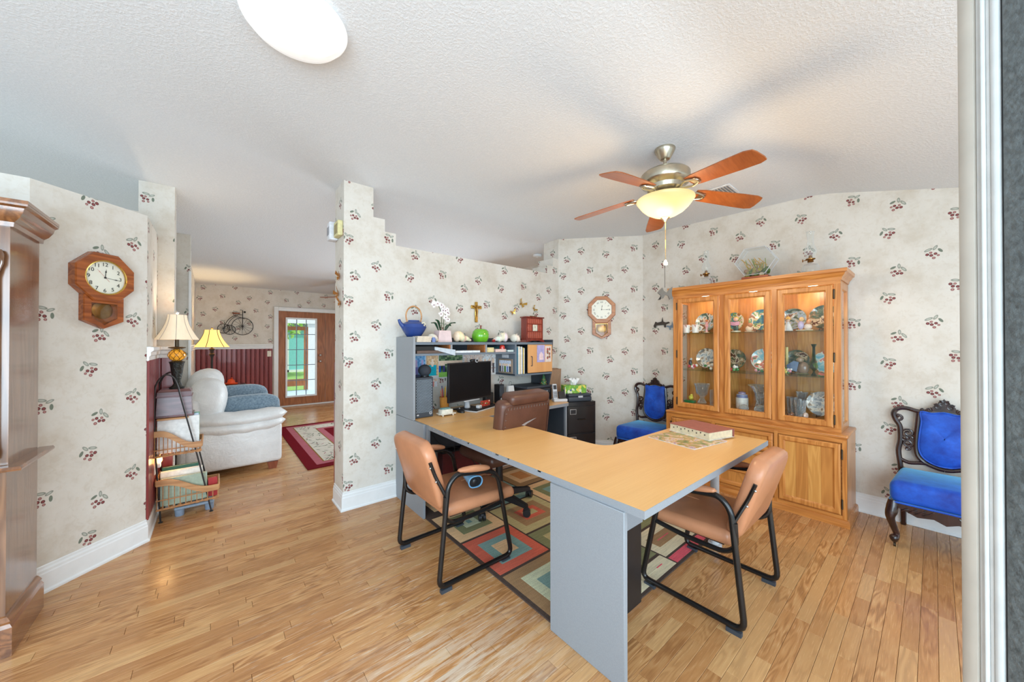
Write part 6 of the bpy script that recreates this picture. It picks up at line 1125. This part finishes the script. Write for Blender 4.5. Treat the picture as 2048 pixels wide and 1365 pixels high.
wc = thing('webcam', 'small black and silver webcam clipped on the monitor top', 'webcam', (1.905, 2.846, 1.1905), atan2(.115, .55)); MB().box(-.045, .045, -.022, .01, 0, .026, bev=.009, seg=3).build('shell', M['black_pl'], wc); MB().cyl((.02, -.023, .013), (.02, -.029, .013), .012, n=18).build('lens', M['black_metal'], wc); MB().cyl((.02, -.0225, .013), (.02, -.0255, .013), .019, n=22).build('lens_ring', M['silver'], wc)
kbd = thing('keyboard', 'black keyboard with silver frame in front of the monitor', 'keyboard', (1.825, 2.675, DT), atan2(.17, .442)); MB().box(0, .44, 0, .145, 0, .012, bev=.004).build('frame', M['silver'], kbd); MB().box(.006, .434, .006, .139, .011, .0135).build('key_bed', M['black_pl'], kbd)
km = None
for j in range(6):
    for i in range(21):
        o = MB().box(0, .0165, 0, .0175, 0, .006, bev=.0015).build('key', M['black_pl'], kbd) if km is None else bpy.data.objects.new('key', km)
        if km is None: km = o.data
        else: COL.objects.link(o); o.parent = kbd
        o.location = (.012 + i * .0197, .010 + j * .0212, .0134)
ms_ = thing('computer_mouse', 'black computer mouse left of the keyboard', 'mouse', (1.735, 2.80, DT)); q_ = MB().sph((0, 0, 0), (.03, .052, .034), 16, 10); q_.v = [(x, y, max(0, z)) for x, y, z in q_.v]; q_.build('mouse_body', M['black_pl'], ms_, sharp=80); MB().cyl((-.003, .025, .03), (.003, .025, .03), .006).build('wheel', M['silver'], ms_)
for x_, y_, la in ((2.31, 2.96, 'black desktop speaker right of the monitor'), ):
    sp_ = thing('desktop_speaker', la, 'speaker', (x_, y_, DT), .1); MB().box(-.032, .032, -.04, .05, 0, .20, bev=.004).build('cabinet', M['black_pl'], sp_); MB().cyl((0, -.04, .045), (0, -.046, .045), .02, n=20).build('driver', M['silver'], sp_); MB().box(-.027, .027, -.0425, -.04, .08, .192).build('grille', M['grey_dk'], sp_)
gn = thing('gift_bag', 'little white and red paper gift bag beside the speaker', 'bag', (2.46, 2.96, DT)); frust(MB(), .042, .03, 0, .04, .02, .10).build('red_bag', pm('red_paper', s2l(196, 50, 44), .6), gn); m_ = MB(); m_.at((0, 0, .10)); frust(m_, .042, .022, 0, .038, .012, .075).build('white_top', M['white_pl'], gn); MB().tube(spline([(-.02, 0, .172), (-.012, 0, .215), (.012, 0, .215), (.02, 0, .172)], 4), .0015, 5).build('string_handle', M['iron'], gn)
pg_ = thing('penguin_figure', 'small black and white penguin figure beside the gift bag', 'figurine', (2.40, 2.90, DT)); MB().lathe([(.022, 0), (.026, .03), (.02, .06), (.016, .075), (.012, .095), (.001, .1)], n=18, col=s2l(20, 20, 24)).build('body', M['vcg'], pg_); MB().sph((0, -.018, .035), (.015, .010, .028), 12, 8, s2l(224, 224, 224)).build('belly', M['vcg'], pg_); MB().sph((0, -.02, .006), (.024, .018, .008), 12, 6, s2l(200, 40, 40)).build('feet', M['vcg'], pg_)
pr_ = thing('printer', 'black all-in-one printer on the right of the desk', 'printer', (2.735, 2.93, DT)); MB().box(-.19, .19, -.15, .14, 0, .14, bev=.012, seg=3).build('body', M['black_pl'], pr_); MB().box(-.19, .19, -.15, .14, .141, .168, bev=.008, seg=2).build('scanner_lid', M['grey_dk'], pr_); MB().box(-.15, .1, -.154, -.148, .02, .06).build('paper_slot', M['black_metal'], pr_); MB().box(-.05, .15, -.158, -.148, .085, .128, bev=.003).build('control_panel', M['grey_dk'], pr_)
for k in range(7): MB().cyl((-.03 + .022 * k, -.158, .105), (-.03 + .022 * k, -.161, .105), .006, n=10).build('button', M['silver'], pr_)
MB().box(-.12, .12, -.2, -.15, .012, .018).build('paper_tray', M['black_pl'], pr_)
tr_ = thing('tree_ornament', 'small decorated Christmas tree ornament on the printer', 'ornament', (2.86, 2.85, DT + .1685)); MB().lathe([(.038, 0), (.03, .03), (.02, .07), (.008, .11), (.001, .12)], n=20, col=s2l(40, 96, 54)).build('cone', M['vc'], tr_); m_ = MB(); r = random.Random(9)
for k in range(34):
    h = r.random(); a = r.random() * 6.28; q = .036 * (1 - h) + .003; m_.sph((q * cos(a), q * sin(a), .006 + .105 * h), .0045, 6, 4, r.choice((s2l(200, 40, 40), s2l(220, 150, 60), s2l(214, 210, 120), s2l(180, 40, 50))))
m_.build('baubles', M['vcg'], tr_, stuff=True); MB().sph((0, 0, .126), .008, 8, 6, s2l(214, 206, 180)).build('star', M['vc'], tr_)
ph = thing('cordless_phone', 'silver cordless phone standing in its charging base', 'phone', (2.885, 2.635, DT), -.45); MB().box(-.075, .08, -.045, .04, 0, .03, bev=.006, seg=2).build('base', M['silver'], ph); b_ = MB(); b_.m = Matrix.Translation((-.045, .0, .02)) @ Matrix.Rotation(radians(-12), 4, 'X'); b_.box(-.025, .025, -.014, .014, 0, .17, bev=.006, seg=2); hs = b_.build('handset', M['silver'], ph); b_ = MB(); b_.m = Matrix.Translation((-.045, .0, .02)) @ Matrix.Rotation(radians(-12), 4, 'X'); b_.box(-.018, .018, -.0155, -.013, .11, .155); b_.build('display', M['black_pl'], hs)
for i in range(3):
    for j in range(4): b_ = MB(); b_.m = Matrix.Translation((-.045, .0, .02)) @ Matrix.Rotation(radians(-12), 4, 'X'); b_.box(-.018 + i * .0135, -.009 + i * .0135, -.0165, -.013, .022 + j * .017, .034 + j * .017, bev=.001); b_.build('key', M['black_pl'], hs)
b_ = MB(); b_.m = Matrix.Translation((.035, -.01, .025)) @ Matrix.Rotation(radians(-25), 4, 'X'); b_.box(-.038, .038, -.006, .006, 0, .085, bev=.003); b_.build('answering_panel', M['black_pl'], ph); MB().cyl((.078, .02, .02), (.078, .02, .15), .004, n=8).build('antenna', M['white_pl'], ph)
ws = thing('pen_tray', 'small white footed stand with scalloped edge beside the computer tower', 'stand', (1.565, 2.765, DT)); MB().box(-.06, .05, -.03, .04, .02, .055, s2l(224, 220, 206), .006, 2).build('body', M['vc'], ws); MB().box(-.075, .075, -.045, .05, .012, .022, s2l(226, 220, 206), .005, 2).build('scalloped_plate', M['vc'], ws); MB().box(-.05, .03, -.02, .03, .0555, .066, s2l(110, 150, 150), .002).build('note_block', M['vc'], ws)
for x_, y_ in ((-.05, -.03), (.05, -.03), (-.05, .035), (.05, .035)): MB().cyl((x_, y_, 0), (x_, y_, .014), .007, n=8, col=s2l(220, 214, 200)).build('foot', M['vc'], ws)
pc = thing('pencil_cup', 'amber wooden pencil cup full of pens beside the monitor', 'pencil cup', (1.66, 2.97, DT)); MB().lathe([(.04, 0), (.042, .004), (.046, .11), (.05, .13), (.044, .13), (.04, .01), (.001, .008)], n=20, col=s2l(196, 132, 60)).build('cup', M['vcg'], pc)
for k in range(7): a = k * .9; MB().cyl((.015 * cos(a), .015 * sin(a), .01), (.035 * cos(a), .035 * sin(a), .19 + .02 * (k % 3)), .004, n=6, col=(s2l(190, 50, 40), s2l(220, 170, 50), s2l(60, 60, 120), s2l(210, 120, 40))[k % 4]).build('pen', M['vc'], pc)
fr_ = thing('festive_card', 'small red and green festive card under the monitor', 'card', (2.03, 2.83, DT), .2); MB().box(-.06, .07, -.004, .008, 0, .075, s2l(170, 60, 44), .002).build('card', M['vc'], fr_); m_ = MB(); r = random.Random(12)
for k in range(18): m_.sph((-.05 + r.random() * .11, -.004, .01 + r.random() * .055), (.008, .002, .008), 6, 4, r.choice((s2l(60, 130, 60), s2l(214, 80, 60), s2l(226, 220, 200), s2l(200, 50, 50))))
m_.build('print', M['vc'], fr_, stuff=True); dc = thing('desk_cube', 'white digital cube clock under the monitor', 'clock', (1.93, 2.79, DT), .3); MB().box(-.022, .022, -.02, .02, 0, .045, bev=.004, seg=2).build('cube', M['white_pl'], dc); MB().box(-.016, .016, -.0212, -.019, .01, .035).build('display', M['silver'], dc)
ntw = thing('networking_box', 'black network box behind the monitor stand', 'router', (2.19, 3.0, DT)); MB().box(-.05, .05, -.03, .03, 0, .12, bev=.005).build('case', M['black_pl'], ntw); MB().cyl((.03, .02, .12), (.03, .02, .2), .004, n=8).build('antenna', M['black_pl'], ntw)
# ---------------------------------------------------------------- filing cabinet, box, tissues, bag
fc = thing('filing_cabinet', 'black metal two-drawer filing cabinet beside the grey desk', 'filing cabinet', (3.27, 2.72, 0), radians(-22)); M['black_gl'] = pm('glossy_black_enamel', (.010, .010, .012), .14, var=.3)
MB().box(-.19, .19, -.12, .15, 0, .698, bev=.004).build('case', M['black_gl'], fc)
for z0_, z1_ in ((.035, .335), (.35, .65)):
    d = MB().box(-.178, .178, -.134, -.12, z0_, z1_, bev=.003).build('drawer', M['black_gl'], fc); MB().box(-.15, -.07, -.138, -.133, z1_ - .09, z1_ - .03, bev=.002).build('label_holder', M['chrome'], d); MB().box(-.143, -.077, -.1395, -.137, z1_ - .084, z1_ - .036).build('label', M['black_pl'], d); MB().tube(rnd([(-.05, -.134, z0_ + .15), (-.05, -.15, z0_ + .15), (.05, -.15, z0_ + .15), (.05, -.134, z0_ + .15)], .01), .004, 6).build('handle', M['bronze'], d)
lb = thing('lock_box', 'dark grey metal lock box on the filing cabinet', 'box', (3.27, 2.72, .6985), radians(-22)); MB().box(-.15, .15, -.105, .11, 0, .055, bev=.012, seg=2).build('body', M['grey_dk'], lb); MB().box(-.15, .15, -.105, .11, .056, .088, bev=.014, seg=2).build('lid', M['grey_dk'], lb); MB().box(-.03, .03, -.112, -.104, .045, .066, bev=.002).build('latch', M['silver'], lb)
tb = thing('tissue_box', 'green and yellow patterned tissue box on the lock box', 'tissue box', (3.25, 2.74, .787), radians(-26)); t = NT('lemon_print'); vo = t.n('TexVoronoi', {'Vector': t.obj(), 'Scale': 34}, out=1); sx = t.t.nodes.new('ShaderNodeSeparateColor'); t.t.links.new(vo, sx.inputs[0]); t.set(col=t.ramp(sx.outputs[0], [(0, s2l(110, 170, 60)), (.45, s2l(150, 190, 70)), (.6, s2l(226, 210, 90)), (.78, s2l(60, 90, 150)), (.88, s2l(226, 230, 190))], 'CONSTANT'), rough=.6)
MB().box(-.135, .135, -.06, .06, 0, .092, bev=.002).build('carton', t.m, tb); q_ = MB(); v = []; n = 20
for i, (rr_, z) in enumerate(((.03, .086), (.035, .11), (.05, .135), (.06, .155), (.035, .165))): v += [((rr_ * (1 + .3 * sin(3 * a + i))) * cos(a), .5 * rr_ * (1 + .3 * cos(4 * a + i)) * sin(a), z + .012 * sin(5 * a + i)) for a in [2 * pi * k / n for k in range(n)]]
q_.add(v, [(i * n + j, i * n + (j + 1) % n, (i + 1) * n + (j + 1) % n, (i + 1) * n + j) for i in range(4) for j in range(n)]).build('tissue', pm('tissue_paper', (.85, .85, .84), .9), tb)
pb = thing('paper_bag', 'crumpled brown paper bag behind the tissue box', 'bag', (3.19, 3.03, .4), 0); M['kraft'] = pm('kraft_paper', s2l(168, 132, 104), .85, var=.12, bump=.8, bs=14, bd=.02); q_ = MB(); v = []; r = random.Random(3)
for i, z in enumerate((0, .12, .24, .36, .48, .60)): v += [(x * (1 - .02 * i) + (r.random() - .5) * .02, y * .8 * (1 - .08 * i) + (r.random() - .5) * .015, z + ((r.random() - .5) * .03 if i == 5 else 0)) for x, y in ((-.14, -.07), (0, -.075), (.14, -.07), (.145, 0), (.14, .07), (0, .075), (-.14, .07), (-.145, 0))]
q_.add(v, [(i * 8 + j, i * 8 + (j + 1) % 8, (i + 1) * 8 + (j + 1) % 8, (i + 1) * 8 + j) for i in range(5) for j in range(8)] + [list(range(8))[::-1]]).build('sheet', M['kraft'], pb, smooth=False)
pb.location.z = .0; pb.scale = (1, .8, 1.78)
# ---------------------------------------------------------------- on the L-shaped desk, on the chair, under the desk
bb_ = thing('thick_book', 'thick book with pink-brown leather cover lying on the magazine', 'book', (2.585, 1.045, DT + .008), radians(-15)); MB().box(-.118, .112, -.152, .152, .003, .050, s2l(222, 208, 176), .001).build('pages', M['vcm'], bb_); MB().box(-.124, .124, -.157, .157, .050, .054, s2l(158, 92, 82), .001).build('cover', M['vc'], bb_); MB().box(-.124, .124, -.157, .157, 0, .003, s2l(226, 220, 210)).build('back_cover', M['vc'], bb_); MB().box(.114, .124, -.157, .157, .003, .05, s2l(150, 86, 78)).build('spine', M['vc'], bb_)
for k in range(9): MB().cyl((-.1182, .12 - .03 * k, .03 + .008 * (k % 2)), (-.1195, .12 - .03 * k, .03 + .008 * (k % 2)), .0045, n=8, col=s2l(60, 50, 44)).build('thumb_index', M['vc'], bb_)
mg = thing('magazine', 'painted garden scene magazine under the thick book on the desk', 'magazine', (2.385, 1.05, DT), radians(-10)); t = NT('garden_painting'); P = t.obj(); n0 = t.n('TexNoise', {'Vector': P, 'Scale': 16, 'Detail': 5, 'Distortion': 1}); t.set(col=t.ramp(n0, [(.3, s2l(90, 100, 60)), (.42, s2l(150, 150, 90)), (.5, s2l(200, 150, 90)), (.57, s2l(224, 200, 170)), (.64, s2l(170, 130, 150)), (.75, s2l(232, 224, 214))]), rough=.25)
MB().box(-.175, .175, -.165, .165, .0045, .0075).build('cover', t.m, mg); MB().box(-.174, .174, -.164, .164, 0, .0045, s2l(226, 224, 220)).build('pages', M['vcm'], mg)
bs = thing('portable_speaker', 'light blue cone-shaped speaker lying on the left tan chair', 'speaker', (1.255, 1.905, .508), radians(172)); m_ = MB(); v = []; n = 28
for y_, w_, h_ in ((-.10, .020, .012), (.0, .036, .025), (.07, .046, .034)): v += [((w_ * (abs(cos(a)) ** .7) * (1 if cos(a) > 0 else -1)), y_, h_ * sin(a) * 1.0) for a in [2 * pi * k / n for k in range(n)]]
M['skyblue'] = pm('sky_blue_plastic', s2l(110, 160, 196), .4, var=.05); m_.add(v, [(i * n + j, i * n + (j + 1) % n, (i + 1) * n + (j + 1) % n, (i + 1) * n + j) for i in range(2) for j in range(n)] + [list(range(n))[::-1]]).build('cone_shell', M['skyblue'], bs); MB().tube([((.046 * (abs(cos(a)) ** .7) * (1 if cos(a) > 0 else -1)), .07, .034 * sin(a)) for a in [2 * pi * k / n for k in range(n)]], .004, 6, closed=True).build('rim', M['skyblue'], bs)
m_ = MB(); m_.add([((.042 * (abs(cos(a)) ** .7) * (1 if cos(a) > 0 else -1)), .064, .031 * sin(a)) for a in [2 * pi * k / n for k in range(n)]], [list(range(n))]); m_.sph((0, .062, 0), (.02, .008, .02), 12, 6); m_.build('driver', M['black_pl'], bs, stuff=False)
ub = thing('storage_box', 'dark red patterned storage box under the computer desk', 'box', (1.98, 2.97, 0)); MB().box(-.36, .22, -.04, .06, .003, .34, s2l(96, 24, 26), .003).build('carton', M['vc'], ub); MB().box(-.365, .225, -.045, .065, .34, .355, s2l(24, 18, 18), .003).build('rim', M['vc'], ub)
pb2 = thing('desk_bin', 'black waste bin under the return of the grey desk', 'bin', (2.66, 2.78, .001)); MB().lathe([(.10, 0), (.13, .3), (.126, .3), (.097, .006), (.001, .005)], n=24).build('bucket', M['black_pl'], pb2); MB().tube([(.128 * cos(k * pi / 12), .128 * sin(k * pi / 12), .3) for k in range(24)], .004, 6, closed=True).build('rim', M['black_pl'], pb2)
for k, (pts, c_, la) in enumerate((([(1.50, 3.0, .60), (1.62, 2.95, .42), (1.8, 2.92, .36), (2.0, 2.9, .15), (2.15, 2.85, .012)], 'black_pl', 'black cable drooping from under the left of the computer desk'), ([(1.78, 3.0, .62), (1.80, 2.94, .5), (1.74, 2.92, .40), (1.72, 2.9, .012)], 'black_pl', 'black cable hanging straight down behind the tan chair'), ([(1.80, 3.0, .62), (1.86, 2.9, .45), (1.90, 2.88, .38), (1.92, 2.85, .2), (2.0, 2.84, .012)], 'black_pl', 'second black cable looping beside the storage box'), ([(2.05, 3.0, .6), (2.02, 2.88, .36), (1.98, 2.84, .18), (1.97, 2.8, .012)], 'white_pl', 'white cable under the computer desk'))):
    tag(MB().tube(spline(pts, 6), .0035, 6).build('cable', M[c_]), la, 'cable', 'cables under the desk')
